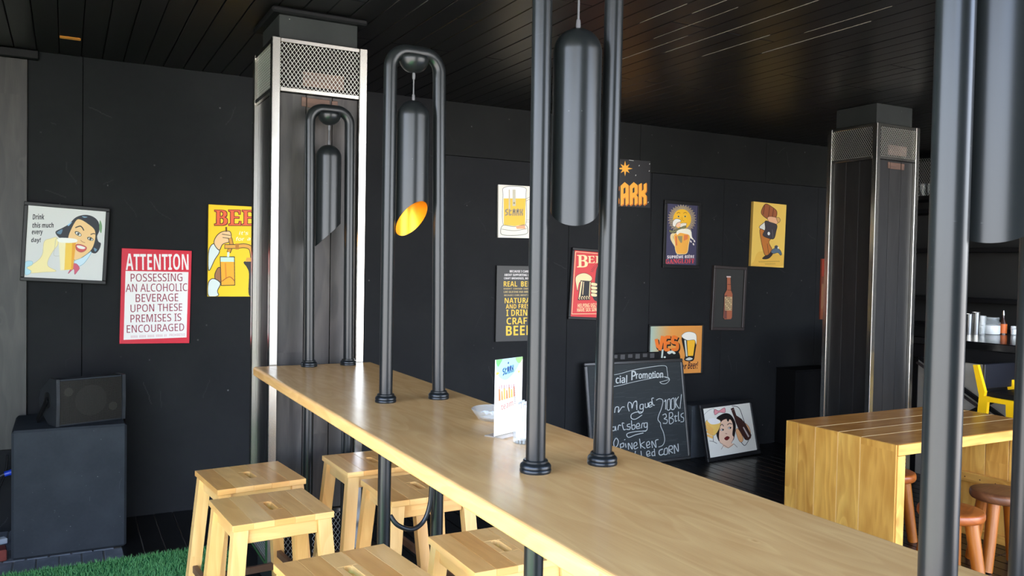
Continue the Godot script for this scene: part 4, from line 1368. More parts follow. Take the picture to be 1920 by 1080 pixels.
# ------------------------------------------------------------------ chalkboard and pictures on the floor by the wall
func floor_signs():
	var chalk := Color(0.72, 0.74, 0.73)
	var c := Canvas.new(860, 710, v(92, 165), v(945, 150), v(180, 1050), Color(0.175, 0.19, 0.195))
	# wiped chalk haze
	var r := RandomNumberGenerator.new()
	r.seed = 5
	for i in 260:
		var p := v(r.randf_range(110, 1000), r.randf_range(180, 1030))
		var l := r.randf_range(30, 150)
		c.stroke([p, p + v(l, r.randf_range(-14, 8))], r.randf_range(2, 8), Color(0.175, 0.19, 0.195).lerp(chalk, r.randf_range(0.02, 0.10)))
	var S := func(pts: Array, w := 9.0):
		c.stroke(pts, w * 0.8, chalk, true)
	# banner
	S.call([v(190, 245), v(172, 280), v(170, 330), v(185, 362)], 6)
	S.call([v(185, 362), v(345, 355), v(530, 320), v(740, 288), v(828, 292)], 6)
	S.call([v(190, 245), v(345, 250), v(500, 215), v(680, 190), v(800, 186), v(820, 230), v(828, 285)], 6)
	S.call([v(752, 335), v(800, 325), v(842, 310), v(800, 292)], 6)
	S.call([v(752, 335), v(775, 352), v(815, 350), v(845, 318), v(828, 290)], 6)
	var lt := font("Droid Sans", false)
	var letters := [["Spe", 215, 275, 100, 62], ["cial", 347, 258, 100, 70], ["P", 487, 222, 40, 82], ["romotion", 530, 232, 250, 62]]
	for l in letters:
		for d in [v(0, 0), v(3, 1), v(0, 3)]:
			c.text(l[0], lt, l[1] + d.x, l[2] + d.y, l[3], l[4], chalk)
	# San Miguel
	S.call([v(262, 520), v(230, 510), v(225, 540), v(262, 555), v(258, 590), v(222, 585)])
	S.call([v(308, 550), v(285, 560), v(290, 590), v(310, 585), v(312, 550), v(320, 590)])
	S.call([v(345, 590), v(352, 545), v(380, 545), v(378, 588), v(392, 570), v(410, 545), v(432, 545)])
	S.call([v(475, 585), v(462, 540), v(470, 505), v(495, 520), v(500, 560), v(515, 510), v(540, 500), v(545, 560)])
	S.call([v(540, 535), v(545, 578)])
	S.call([v(530, 505), v(537, 500)], 8)
	S.call([v(600, 530), v(575, 535), v(575, 570), v(600, 565), v(602, 530), v(600, 595), v(570, 610), v(555, 585)])
	S.call([v(620, 525), v(622, 560), v(645, 555), v(645, 520), v(650, 558)])
	S.call([v(660, 545), v(680, 535), v(675, 515), v(655, 525), v(660, 560), v(685, 552)])
	S.call([v(698, 480), v(680, 485), v(692, 540), v(708, 545)])
	S.call([v(598, 600), v(540, 598), v(497, 615), v(497, 650), v(535, 660), v(592, 628)])
	# Carlsberg
	S.call([v(298, 685), v(255, 690), v(245, 730), v(262, 755), v(302, 745)], 9)
	S.call([v(345, 715), v(325, 720), v(325, 745), v(350, 745), v(355, 712), v(362, 750)])
	S.call([v(378, 745), v(385, 705), v(405, 708)])
	S.call([v(432, 690), v(415, 690), v(430, 745), v(448, 745)])
	S.call([v(485, 700), v(462, 705), v(465, 722), v(488, 728), v(482, 748), v(455, 745)])
	S.call([v(498, 670), v(505, 745), v(530, 742), v(528, 712), v(505, 715)])
	S.call([v(548, 730), v(572, 725), v(565, 700), v(545, 710), v(548, 745), v(578, 742)])
	S.call([v(590, 745), v(595, 705), v(612, 702)])
	S.call([v(640, 700), v(615, 705), v(618, 738), v(640, 735), v(642, 700), v(640, 765), v(600, 772)])
	S.call([v(632, 775), v(540, 772), v(462, 785), v(475, 818), v(540, 800), v(608, 790)])
	# third line
	S.call([v(362, 815), v(345, 850), v(352, 890), v(375, 885), v(385, 845), v(368, 815)])
	S.call([v(402, 870), v(408, 930)])
	S.call([v(402, 875), v(430, 865), v(432, 895), v(408, 900)])
	S.call([v(448, 870), v(455, 905)])
	S.call([v(438, 838), v(445, 834)], 8)
	S.call([v(478, 925), v(475, 870), v(510, 925), v(505, 870)])
	S.call([v(525, 905), v(552, 890), v(545, 868), v(525, 880), v(532, 925), v(562, 915)])
	S.call([v(575, 840), v(588, 925)])
	S.call([v(620, 870), v(588, 895), v(628, 930)])
	S.call([v(645, 905), v(668, 895), v(660, 870), v(640, 885), v(648, 925), v(675, 918)])
	S.call([v(695, 930), v(688, 870), v(728, 930), v(722, 870), v(748, 860)])
	# last line
	S.call([v(540, 945), v(535, 985)])
	S.call([v(590, 950), v(595, 990)])
	S.call([v(645, 985), v(672, 978), v(662, 955), v(642, 965), v(650, 1000), v(678, 995)])
	S.call([v(715, 965), v(692, 970), v(695, 1000), v(718, 998)])
	S.call([v(712, 940), v(720, 1005)])
	S.call([v(790, 950), v(762, 960), v(758, 990), v(775, 1003), v(798, 995)], 12)
	S.call([v(808, 950), v(805, 998), v(835, 995), v(832, 945), v(808, 950)], 10)
	S.call([v(852, 1000), v(850, 935), v(880, 930), v(880, 958), v(852, 965), v(888, 995)], 10)
	S.call([v(905, 1000), v(900, 925), v(938, 985), v(935, 915)], 11)
	# brace and prices
	S.call([v(722, 500), v(755, 488), v(785, 510), v(772, 580), v(748, 640), v(742, 680), v(765, 712), v(770, 745), v(795, 800), v(808, 870), v(790, 915), v(752, 928)], 8)
	S.call([v(800, 520), v(812, 505), v(812, 590)])
	S.call([v(828, 505), v(826, 590), v(855, 588), v(852, 500), v(828, 505)])
	S.call([v(866, 500), v(866, 588), v(896, 585), v(890, 495), v(866, 500)])
	S.call([v(905, 488), v(908, 580)])
	S.call([v(935, 480), v(908, 530), v(940, 590)])
	S.call([v(962, 460), v(950, 590)])
	S.call([v(785, 640), v(812, 632), v(820, 660), v(800, 675), v(830, 690), v(822, 718), v(790, 715)])
	S.call([v(848, 625), v(852, 722), v(888, 710), v(882, 682), v(855, 672), v(880, 655), v(875, 625), v(848, 625)])
	S.call([v(905, 650), v(908, 705), v(922, 700)])
	S.call([v(895, 662), v(925, 658)])
	S.call([v(935, 620), v(938, 700), v(952, 700)])
	S.call([v(985, 635), v(962, 645), v(965, 668), v(985, 680), v(985, 712), v(958, 715)])
	var w := 1.0
	var h := 0.845
	var t = thing("chalkboard", "large black chalkboard with white handwriting, Special Promotion, leaning on the wall", "chalkboard", Vector3(4.142, 0.0, -5.395))
	t.rotation.x = -0.165
	var inner := Node3D.new()
	inner.free()
	var st := begin()
	var fw := 0.026
	for s in [-1, 1]:
		cb(st, Vector3(w, fw, 0.03), Vector3(0, h * 0.5 + s * (h - fw) * 0.5, 0), 0.006)
		cb(st, Vector3(fw, h - 2 * fw, 0.03), Vector3(s * (w - fw) * 0.5, h * 0.5, 0), 0.006)
	part("frame", fin(st), std(Color(0.22, 0.22, 0.22), 0.3), t)
	slab("board", Vector3(-w * 0.5 + fw, fw, -0.012), Vector3(w * 0.5 - fw, h - fw, 0.004), std(Color(0.175, 0.19, 0.195), 0.7), t, 0.0005)
	print_quad(t, "writing", w - 2 * fw, h - 2 * fw, Vector3(0, h * 0.5, 0.0048), c.tex(), 0.8)
	# black ledge with raised blocks behind the top of the board
	var k = thing("letter_strip", "black strip with dark grey blocks behind the chalkboard's top edge", "strip", Vector3(4.13, 0.80, WALL + 0.023))
	slab("strip", Vector3(-0.30, 0.0, 0.0), Vector3(0.30, 0.095, 0.010), mats.black, k, 0.003)
	for i in 7:
		slab("block", Vector3(-0.26 + i * 0.076, 0.045 + (i % 2) * 0.01, 0.010), Vector3(-0.215 + i * 0.076, 0.085, 0.014), std(Color(0.24, 0.24, 0.245), 0.5), k, 0.002)
	# picture of a woman with a bottle, leaning on a black box
	var bx = thing("black_box", "black box against the wall behind the leaning picture of a woman", "box", Vector3(4.93, 0, -5.48))
	slab("body", Vector3(-0.275, 0.0, -0.115), Vector3(0.25, 0.445, 0.08), mats.carpet, bx, 0.006)
	c = Canvas.new(560, 400, v(1128, 558), v(1572, 525), v(1230, 1020), Color(0.90, 0.89, 0.84))
	var ink := Color(0.12, 0.10, 0.10)
	var skin := Color(0.96, 0.80, 0.68)
	c.stroke([v(1140, 620), v(1180, 580), v(1230, 560), v(1232, 600)], 4, Color(0.6, 0.6, 0.58), true)
	c.blob([v(1240, 570), v(1280, 585), v(1330, 560), v(1338, 605), v(1285, 600), v(1245, 620)], Color(0.90, 0.60, 0.62), 4, Color(0.55, 0.25, 0.28))
	c.blob([v(1262, 660), v(1300, 625), v(1350, 612), v(1400, 635), v(1445, 710), v(1452, 790), v(1440, 870), v(1420, 860), v(1400, 760), v(1330, 780), v(1310, 850), v(1300, 870), v(1272, 800), v(1290, 740)], ink)
	c.blob([v(1310, 690), v(1350, 668), v(1400, 680), v(1425, 740), v(1425, 820), v(1440, 850), v(1420, 900), v(1400, 920), v(1370, 935), v(1340, 905), v(1310, 880), v(1298, 820), v(1302, 740)], skin, 3, Color(0.5, 0.3, 0.25))
	c.blob([v(1355, 905), v(1410, 900), v(1445, 915), v(1395, 945), v(1340, 920)], skin)
	c.stroke([v(1330, 950), v(1350, 912), v(1395, 945), v(1445, 910), v(1480, 945)], 4, Color(0.5, 0.45, 0.4))
	for e in [[1325, 768, 16, 10], [1394, 755, 16, 10]]:
		c.ell(e[0], e[1], e[2], e[3], ink)
		c.ell(e[0], e[1] + 1, e[2] - 4, e[3] - 3, Color(0.95, 0.95, 0.93))
		c.ell(e[0] + 5, e[1], 6, 7, ink)
	c.stroke([v(1300, 735), v(1318, 715), v(1335, 735)], 6, ink, true)
	c.stroke([v(1370, 725), v(1390, 712), v(1412, 722)], 6, ink, true)
	c.stroke([v(1358, 805), v(1372, 808)], 5, Color(0.65, 0.35, 0.3))
	c.blob([v(1350, 850), v(1375, 832), v(1400, 845), v(1385, 868), v(1365, 868)], Color(0.45, 0.14, 0.14))
	c.blob([v(1360, 670), v(1385, 668), v(1375, 695)], ink)
	# glass and fingers
	c.blob([v(1165, 690), v(1190, 660), v(1240, 655), v(1300, 680), v(1300, 740), v(1270, 800), v(1240, 815), v(1195, 780)], Color(0.95, 0.78, 0.40), 3, Color(0.55, 0.45, 0.3))
	c.blob([v(1180, 665), v(1240, 652), v(1300, 682), v(1290, 705), v(1220, 708)], Color(0.93, 0.92, 0.90))
	for i in 4:
		c.stroke([v(1168 + i * 8, 700 + i * 36), v(1215 + i * 8, 742 + i * 30), v(1238, 765 + i * 22)], 20, Color(0.94, 0.72, 0.38), true)
	c.stroke([v(1245, 820), v(1250, 868)], 6, Color(0.5, 0.48, 0.45))
	c.stroke([v(1215, 862), v(1250, 872), v(1285, 892)], 5, Color(0.5, 0.48, 0.45), true)
	# bottle and hand
	c.stroke([v(1400, 545), v(1470, 570), v(1520, 680), v(1550, 760)], 5, ink, true)
	c.stroke([v(1480, 850), v(1530, 920), v(1560, 930), v(1600, 860)], 5, ink, true)
	c.blob([v(1455, 790), v(1475, 770), v(1530, 860), v(1520, 900), v(1490, 880)], Color(0.93, 0.70, 0.48), 3, Color(0.55, 0.3, 0.2))
	c.blob([v(1535, 720), v(1580, 760), v(1600, 820), v(1570, 800)], Color(0.93, 0.70, 0.48), 3, Color(0.55, 0.3, 0.2))
	c.poly([v(1390, 572), v(1418, 560), v(1450, 640), v(1500, 675), v(1540, 720), v(1610, 840), v(1605, 870), v(1575, 890), v(1550, 880), v(1480, 775), v(1445, 700), v(1430, 660)], Color(0.26, 0.16, 0.14))
	c.poly([v(1520, 760), v(1530, 755), v(1590, 850), v(1580, 862)], Color(0.80, 0.76, 0.74))
	c.stroke([v(1400, 590), v(1425, 578)], 5, Color(0.55, 0.45, 0.4))
	var p = thing("framed_picture", "black framed picture of a surprised woman and a brown bottle, standing on the floor", "picture", Vector3(5.015, 0.0, -5.27), 0.06)
	p.rotation.x = -0.22
	p.rotation.z = 0.02
	st = begin()
	w = 0.635
	h = 0.475
	fw = 0.034
	for s in [-1, 1]:
		cb(st, Vector3(w, fw, 0.03), Vector3(0, h * 0.5 + s * (h - fw) * 0.5, 0), 0.004)
		cb(st, Vector3(fw, h - 2 * fw, 0.03), Vector3(s * (w - fw) * 0.5, h * 0.5, 0), 0.004)
	part("frame", fin(st), mats.frame_black, p)
	slab("backing", Vector3(-w * 0.5 + fw, fw, -0.012), Vector3(w * 0.5 - fw, h - fw, 0.004), mats.black, p, 0.0005)
	print_quad(p, "print", w - 2 * fw, h - 2 * fw, Vector3(0, h * 0.5, 0.0048), c.tex(), 0.4)
	# black cabinet by the column
	var cab = thing("black_cabinet", "low matt black cabinet against the wall between plank table and column", "cabinet", Vector3(6.08, 0, -5.46))
	slab("body", Vector3(-0.26, 0.0, -0.138), Vector3(0.30, 0.69, 0.10), std(Color(0.07, 0.07, 0.075), 0.85, 0.0, 0.2), cab, 0.006)
	slab("lid", Vector3(-0.265, 0.69, -0.138), Vector3(0.305, 0.70, 0.105), std(Color(0.08, 0.08, 0.085), 0.8, 0.0, 0.2), cab, 0.003)

func print_quad(parent, called, w: float, h: float, at: Vector3, tex: ImageTexture, rough: float):
	var pm := std(Color.WHITE, rough, 0.0, 0.4)
	pm.albedo_texture = tex
	var st := begin()
	var q := [Vector3(-w * 0.5, h * 0.5, 0), Vector3(w * 0.5, h * 0.5, 0), Vector3(w * 0.5, -h * 0.5, 0), Vector3(-w * 0.5, -h * 0.5, 0)]
	var uv := [v(0, 0), v(1, 0), v(1, 1), v(0, 1)]
	for k in [0, 1, 2, 0, 2, 3]:
		st.set_normal(Vector3(0, 0, 1))
		st.set_uv(uv[k])
		st.add_vertex(q[k])
	return part(called, fin(st), pm, parent, at)

# ------------------------------------------------------------------ things on the bar table
func table_items():
	# menu card in a clear stand
	var c := Canvas.new(300, 510, v(400, 82), v(620, 145), v(370, 880), Color(0.95, 0.95, 0.94))
	var cyan := Color(0.62, 0.90, 0.93)
	c.blob([v(405, 95), v(500, 105), v(610, 145), v(585, 220), v(540, 290), v(480, 330), v(430, 290), v(400, 200)], cyan)
	c.blob([v(400, 84), v(450, 95), v(430, 140), v(412, 160)], Color(0.42, 0.72, 0.42))
	c.blob([v(560, 128), v(620, 145), v(600, 200), v(575, 190)], Color(0.55, 0.78, 0.45))
	c.blob([v(400, 215), v(425, 230), v(400, 245)], Color(0.90, 0.75, 0.30))
	c.blob([v(575, 280), v(595, 290), v(580, 310)], Color(0.92, 0.72, 0.40))
	stark_letters(c, 448, 190, 94, 88, Color(0.13, 0.26, 0.50))
	c.ell(498, 158, 6, 12, Color(0.13, 0.26, 0.50))
	var thin := font("Droid Sans", true)
	for i in 7:
		var x := 412.0 + i * 20
		c.poly([v(x, 400 + (i % 2) * 25 + i * 5), v(x + 12, 404 + (i % 2) * 25 + i * 5), v(x + 14, 530 + i * 3), v(x - 2, 526 + i * 3)], Color(0.93, 0.50, 0.32).lerp(Color(0.95, 0.70, 0.30), (i % 3) * 0.4))
		c.stroke([v(x + 6, 360 + i * 8), v(x + 6, 400 + i * 8)], 5, Color(0.55, 0.28, 0.35))
	c.text("team", thin, 428, 575, 98, 62, Color(0.92, 0.50, 0.45))
	for i in 9:
		c.poly([v(538, 455 + i * 20), v(548, 458 + i * 20), v(548, 468 + i * 20), v(538, 465 + i * 20)], Color(0.45, 0.42, 0.45))
	var m = thing("menu_card", "small white menu card with blue STARK lettering standing on the bar table", "menu card", Vector3(1.130, BAR_TOP, -2.108), deg_to_rad(24))
	slab("card", Vector3(-0.063, 0.004, -0.0015), Vector3(0.063, 0.222, 0.0015), mats.white, m, 0.0008)
	print_quad(m, "print", 0.125, 0.217, Vector3(0, 0.1135, 0.0022), c.tex(), 0.5)
	slab("acrylic_foot", Vector3(-0.064, 0.0, -0.035), Vector3(0.064, 0.0035, 0.035), mats.glass, m, 0.001)
	# napkins in a tumbler
	var g = thing("tumbler", "clear glass tumbler holding white napkins beside the menu card", "glass", Vector3(1.120, BAR_TOP, -1.995))
	var st := begin()
	var prof := [Vector2(0.0, 0.0), Vector2(0.028, 0.0), Vector2(0.0295, 0.002), Vector2(0.034, 0.10), Vector2(0.0325, 0.1005), Vector2(0.028, 0.012), Vector2(0.0, 0.010)]
	lathe(st, prof, 36)
	part("body", fin(st), mats.glass, g)
	st = begin()
	for k in 18:
		var a := TAU * k / 18.0
		bar(st, Vector3(0.0275 * cos(a), 0.002, 0.0275 * sin(a)), Vector3(0.0285 * cos(a), 0.013, 0.0285 * sin(a)), 0.006, 0.003, Vector3(-sin(a), 0, cos(a)), 0.001)
	part("cut_base", fin(st), mats.glass, g)
	var n = thing("napkin_bundle", "folded white paper napkins standing in the tumbler", "napkins", Vector3(1.120, BAR_TOP + 0.014, -1.995), 0.5)
	for i in 7:
		st = begin()
		var hh := 0.098 + 0.004 * sin(i * 2.1)
		cb(st, Vector3(0.046 - 0.004 * absf(i - 3), hh, 0.004), Vector3(0, hh * 0.5, (i - 3) * 0.0052), 0.0015, 0, Vector2.ZERO, Basis(Vector3(1, 0, 0), (i - 3) * 0.012))
		part("napkin", fin(st), mats.white, n)
	# glass ashtray with a crumpled tissue
	var a = thing("ashtray", "round clear glass ashtray beside the menu card", "ashtray", Vector3(1.205, BAR_TOP, -2.335))
	st = begin()
	lathe(st, [Vector2(0.0, 0.0), Vector2(0.050, 0.0), Vector2(0.055, 0.003), Vector2(0.074, 0.030), Vector2(0.076, 0.034), Vector2(0.073, 0.036), Vector2(0.066, 0.032), Vector2(0.050, 0.008), Vector2(0.0, 0.007)], 48)
	part("dish", fin(st), mats.glass, a)
	var ts = thing("tissue", "crumpled white tissue lying in the glass ashtray", "tissue", Vector3(1.20, BAR_TOP + 0.008, -2.33), 0.3)
	st = begin()
	var nn := noise(77, 22.0, 2)
	var rows := []
	for i in 13:
		var row := []
		for j in 13:
			var x := (i / 12.0 - 0.5) * 0.075
			var z := (j / 12.0 - 0.5) * 0.055
			var y := 0.011 + nn.get_noise_2d(x, z) * 0.012 + absf(x) * 0.18
			row.append(Vector3(x, y, z))
		rows.append(row)
	for i in 12:
		for j in 12:
			for tri in [[rows[i][j], rows[i + 1][j], rows[i + 1][j + 1]], [rows[i][j], rows[i + 1][j + 1], rows[i][j + 1]]]:
				face(st, tri, Vector3.UP)
				face(st, [tri[0] * Vector3(1, 0.15, 1), tri[1] * Vector3(1, 0.15, 1), tri[2] * Vector3(1, 0.15, 1)], Vector3.DOWN)
	part("sheet", fin(st), mats.white, ts)

# ------------------------------------------------------------------ the bar corner on the right
func bar_corner():
	var b = thing("bar_counter", "black bar counter with pale grey front in the back right corner", "counter", Vector3(6.4, 0, -3.6))
	var o := -Vector3(6.4, 0, -3.6)
	slab("countertop", o + Vector3(5.93, 1.04, -5.0), o + Vector3(7.0, 1.1, -1.6), std(Color(0.06, 0.06, 0.062), 0.18), b, 0.006)
	slab("apron", o + Vector3(5.96, 0.935, -5.0), o + Vector3(6.95, 1.04, -1.6), mats.black, b, 0.003)
	slab("front_panel", o + Vector3(6.0, 0.0, -4.275), o + Vector3(6.04, 0.934, -1.7), mats.panel_grey, b, 0.002)
	slab("front_panel", o + Vector3(6.0, 0.0, -5.0), o + Vector3(6.04, 0.934, -4.277), mats.black, b, 0.002)
	slab("shelf_box", o + Vector3(5.955, 0.745, -3.72), o + Vector3(5.998, 0.934, -1.8), std(Color(0.07, 0.075, 0.10), 0.6), b, 0.003)
	var st := begin()
	bar(st, o + Vector3(5.93, 0.935, -4.215), o + Vector3(5.93, 0.28, -3.0), 0.028, 0.028, Vector3(1, 0, 0))
	part("brace", fin(st), mats.black, b)
	st = begin()
	bar(st, o + Vector3(5.90, 0.90, -4.215), o + Vector3(5.90, 0.245, -3.0), 0.02, 0.016, Vector3(1, 0, 0))
	part("brace", fin(st), mats.frame_brown, b)
	st = begin()
	bar(st, o + Vector3(5.965, 0.30, -4.215), o + Vector3(5.965, 0.93, -3.25), 0.028, 0.028, Vector3(1, 0, 0))
	part("brace", fin(st), mats.black, b)
	# things on the counter
	var jars := [
		["steel_cup", "steel cup on the bar counter half hidden by the big pole", 6.60, -4.255, 0.034, 0.17, 0],
		["steel_cup", "tall shiny steel tumbler on the bar counter", 6.66, -4.232, 0.033, 0.185, 0],
		["drinking_glass", "plain clear glass between steel tumbler and sugar jar", 6.735, -4.22, 0.028, 0.155, 1],
		["storage_jar", "glass jar half full of white sugar on the bar counter", 6.82, -4.19, 0.062, 0.145, 2],
		["sauce_bottle", "bottle with an orange label and steel spout on the bar counter", 6.93, -4.165, 0.030, 0.2, 3],
		["small_glass", "small glass of white paste at the right end of the counter", 6.985, -4.12, 0.022, 0.075, 4]]
	for j in jars:
		var t = thing(j[0], j[1], "jar" if j[6] > 1 else "cup", Vector3(min(j[2], 6.94), 1.1, j[3] + (0.04 if j[6] == 4 else 0.0)))
		var r: float = j[4]
		var h: float = j[5]
		st = begin()
		match j[6]:
			0:
				lathe(st, [Vector2(0, 0), Vector2(r * 0.85, 0), Vector2(r * 0.88, 0.004), Vector2(r, h - 0.004), Vector2(r * 1.03, h), Vector2(r * 0.97, h), Vector2(r * 0.84, 0.01), Vector2(0, 0.01)], 28)
				part("body", fin(st), mats.steel, t)
			1:
				lathe(st, [Vector2(0, 0), Vector2(r * 0.85, 0), Vector2(r, h), Vector2(r * 0.94, h), Vector2(r * 0.8, 0.01), Vector2(0, 0.01)], 28)
				part("body", fin(st), mats.glass, t)
			2:
				lathe(st, [Vector2(0, 0), Vector2(r * 0.92, 0), Vector2(r, 0.01), Vector2(r, h * 0.68), Vector2(r * 0.8, h * 0.78), Vector2(r * 0.78, h * 0.86), Vector2(0, h * 0.86)], 32)
				part("body", fin(st), mats.glass, t)
				st = begin()
				lathe(st, [Vector2(0, 0.004), Vector2(r * 0.9, 0.004), Vector2(r * 0.96, 0.012), Vector2(r * 0.96, h * 0.52), Vector2(r * 0.3, h * 0.58), Vector2(0, h * 0.56)], 32)
				part("sugar", fin(st), mats.white, t)
				st = begin()
				lathe(st, [Vector2(0, h * 0.865), Vector2(r * 0.84, h * 0.865), Vector2(r * 0.86, h * 0.88), Vector2(r * 0.86, h * 0.97), Vector2(r * 0.8, h), Vector2(0, h)], 32)
				part("lid", fin(st), mats.glass, t)
			3:
				lathe(st, [Vector2(0, 0), Vector2(r, 0), Vector2(r, h * 0.45), Vector2(r * 0.35, h * 0.66), Vector2(r * 0.35, h * 0.8), Vector2(0, h * 0.8)], 24)
				part("body", fin(st), std(Color(0.20, 0.10, 0.06), 0.2), t)
				st = begin()
				lathe(st, [Vector2(r + 0.0008, 0.01), Vector2(r + 0.0008, h * 0.44)], 24)
				part("label", fin(st), std(Color(0.85, 0.42, 0.16), 0.5), t)
				st = begin()
				lathe(st, [Vector2(r * 0.42, h * 0.8), Vector2(r * 0.3, h * 0.9), Vector2(r * 0.2, h), Vector2(0, h)], 16)
				part("spout", fin(st), mats.steel, t)
			4:
				lathe(st, [Vector2(0, 0), Vector2(r, 0), Vector2(r * 1.1, h), Vector2(r, h), Vector2(r * 0.9, 0.006), Vector2(0, 0.006)], 24)
				part("body", fin(st), mats.glass, t)
				st = begin()
				lathe(st, [Vector2(0, 0.007), Vector2(r * 0.88, 0.007), Vector2(r * 0.95, h * 0.6), Vector2(0, h * 0.62)], 24)
				part("contents", fin(st), mats.white, t)
	# yellow bar chair
	var c = thing("bar_chair", "bright yellow bar chair with black seat in front of the bar counter", "chair", Vector3(5.70, 0, -3.33))
	for s in [-1, 1]:
		st = begin()
		prism(st, [v(0.10, 0.77), v(0.135, 0.77), v(0.185, 0.975), v(0.152, 0.978), v(0.095, 0.80)], -0.014, 0.014)
		prism(st, [v(0.072, 0.77), v(0.135, 0.77), v(0.185, 0.0), v(0.125, 0.0)], -0.0139, 0.0139)
		prism(st, [v(0.135, 0.735), v(0.135, 0.77), v(-0.21, 0.762), v(-0.21, 0.735)], -0.0138, 0.0138)
		prism(st, [v(-0.05, 0.737), v(-0.125, 0.737), v(-0.15, 0.0), v(-0.09, 0.0)], -0.0141, 0.0141)
		part("side_frame", fin(st), mats.yellow, c, Vector3(s * 0.17, 0, 0), Vector3(0, PI * 0.5, 0))
	slab("seat", Vector3(-0.155, 0.765, -0.10), Vector3(0.155, 0.80, 0.21), mats.black, c, 0.006)
	slab("back_panel", Vector3(-0.155, 0.815, -0.135), Vector3(0.19, 0.985, -0.115), std(Color(0.075, 0.08, 0.11), 0.5), c, 0.004)
	slab("footrest", Vector3(-0.155, 0.25, 0.10), Vector3(0.155, 0.28, 0.13), mats.yellow, c, 0.003)
	# shelves behind the bar
	var sh = thing("back_bar_shelf", "dark shelves with a mesh cupboard on top behind the right column", "shelf", Vector3(7.6, 0, -4.4))
	o = -Vector3(7.6, 0, -4.4)
	slab("back_board", o + Vector3(7.6, 0.0, -5.55), o + Vector3(7.64, 2.72, -2.6), std(Color(0.13, 0.13, 0.128), 0.7), sh, 0.002)
	for y in [0.94, 1.1, 1.36, 1.82, 2.2, 2.33]:
		slab("shelf_board", o + Vector3(7.3, y - 0.02, -5.55), o + Vector3(7.6, y + 0.02, -2.6), mats.black, sh, 0.003)
	slab("upright", o + Vector3(7.3, 0.0, -5.59), o + Vector3(7.64, 2.72, -5.551), mats.black, sh, 0.003)
	for i in 3:
		var mp = part("mesh_door", expanded(0.95, 0.36, 40), mats.mesh, sh, o + Vector3(7.3, 2.53, -5.05 + i * 0.98), Vector3(0, -PI * 0.5, 0))
		mp.set_meta("label", "expanded steel mesh door")
	for i in 4:
		var gl = thing("drinking_glass", ["stemless glass at the left end inside the mesh cupboard", "second glass inside the mesh cupboard", "third glass inside the mesh cupboard", "fourth glass inside the mesh cupboard"][i], "glass", Vector3(7.45, 2.35, -5.32 + i * 0.085), 0.0, "glasses in the mesh cupboard")
		st = begin()
		lathe(st, [Vector2(0, 0), Vector2(0.022, 0), Vector2(0.03, 0.13), Vector2(0.028, 0.13), Vector2(0.02, 0.008), Vector2(0, 0.008)], 20)
		part("body", fin(st), mats.glass, gl)

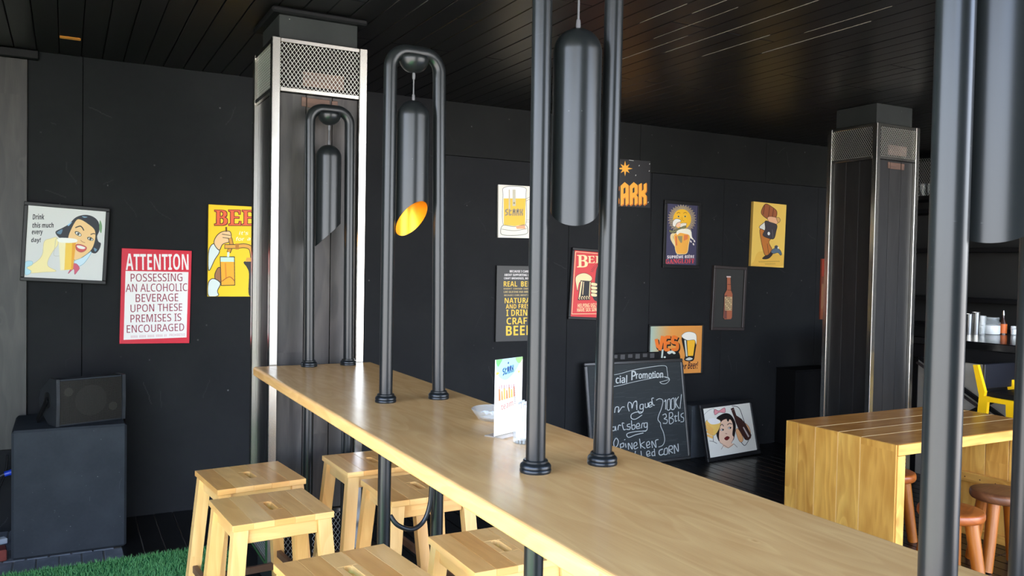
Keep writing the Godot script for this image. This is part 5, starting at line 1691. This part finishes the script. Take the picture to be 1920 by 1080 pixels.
# ------------------------------------------------------------------ turf, cables
func turf():
	var t = thing("turf_base", "green artificial turf mat on the ground at the lower left", "turf", Vector3(-0.8, 0, -2.5))
	var gm := paint(120, Color(0.22, 0.50, 0.29), Color(0.32, 0.62, 0.38), Color(0.5, 0.7, 0.5), 0.5, 0.9, 400, 40, 0.3)
	slab("mat", Vector3(-0.5, -0.02, -2.33), Vector3(1.595, -0.0005, 3.09), gm, t, 0.002)
	var st := begin()
	face(st, [Vector3(-0.0016, 0, 0), Vector3(0.0016, 0, 0), Vector3(0.0003, 0.018, 0.004)], Vector3(0, 0, 1))
	var mm := MultiMesh.new()
	mm.transform_format = MultiMesh.TRANSFORM_3D
	mm.use_colors = true
	mm.mesh = fin(st)
	var n := 30000
	mm.instance_count = n
	var r := RandomNumberGenerator.new()
	r.seed = 12
	for i in n:
		var p := Vector3(r.randf_range(-0.75, 0.79), 0.003, r.randf_range(-4.83, -3.7))
		var b := Basis.from_euler(Vector3(r.randf_range(-0.5, 0.5), r.randf() * TAU, r.randf_range(-0.5, 0.5))) * Basis.from_scale(Vector3.ONE * r.randf_range(0.7, 1.3))
		mm.set_instance_transform(i, Transform3D(b, p))
		var k := r.randf()
		mm.set_instance_color(i, Color(0.09 + 0.09 * k, 0.28 + 0.2 * k, 0.085 + 0.06 * k))
	var g := MultiMeshInstance3D.new()
	g.name = "turf_blades"
	g.multimesh = mm
	var m := std(Color.WHITE, 0.6)
	m.vertex_color_use_as_albedo = true
	m.cull_mode = BaseMaterial3D.CULL_DISABLED
	g.material_override = m
	g.set_meta("kind", "stuff")
	g.set_meta("label", "short green plastic grass blades of the turf")
	g.set_meta("category", "grass")
	add_child(g)

func cables():
	var s = thing("power_strip", "white power strip on the ground left of the speaker cabinet", "power strip", Vector3(-0.37, 0.0, -5.34), 0.4)
	slab("body", Vector3(-0.09, 0.0, -0.025), Vector3(0.09, 0.03, 0.025), mats.white, s, 0.004)
	var st := begin()
	tube(st, smooth_path([Vector3(-0.55, 0.012, -5.5), Vector3(-0.44, 0.02, -5.5), Vector3(-0.36, 0.2, -5.5), Vector3(-0.30, 0.36, -5.5), Vector3(-0.29, 0.46, -5.52)], 8), 0.005, 8)
	var c = thing("cable", "black cable hanging beside the speaker cabinet", "cable")
	part("cord", fin(st), mats.black, c)
	st = begin()
	tube(st, smooth_path([Vector3(-0.52, 0.02, -5.46), Vector3(-0.42, 0.24, -5.46), Vector3(-0.33, 0.35, -5.46), Vector3(-0.27, 0.37, -5.47)], 8), 0.004, 8)
	var c2 = thing("cable", "grey cable with a blue plug beside the speaker cabinet", "cable")
	part("cord", fin(st), mats.cord, c2)
	st = begin()
	tube(st, [Vector3(-0.30, 0.365, -5.46), Vector3(-0.262, 0.375, -5.46)], 0.016, 14)
	part("plug", fin(st), std(Color(0.10, 0.25, 0.75), 0.4), c2)
	var b = thing("red_brick", "red brick lying on the ground left of the speaker cabinet", "brick", Vector3(-0.37, 0.0, -5.08), 0.1)
	slab("body", Vector3(-0.1, 0.0, -0.05), Vector3(0.1, 0.06, 0.05), paint(130, Color(0.42, 0.18, 0.15), Color(0.5, 0.24, 0.2), Color(0.7, 0.6, 0.55), 0.3, 0.9, 60, 4), b, 0.005)
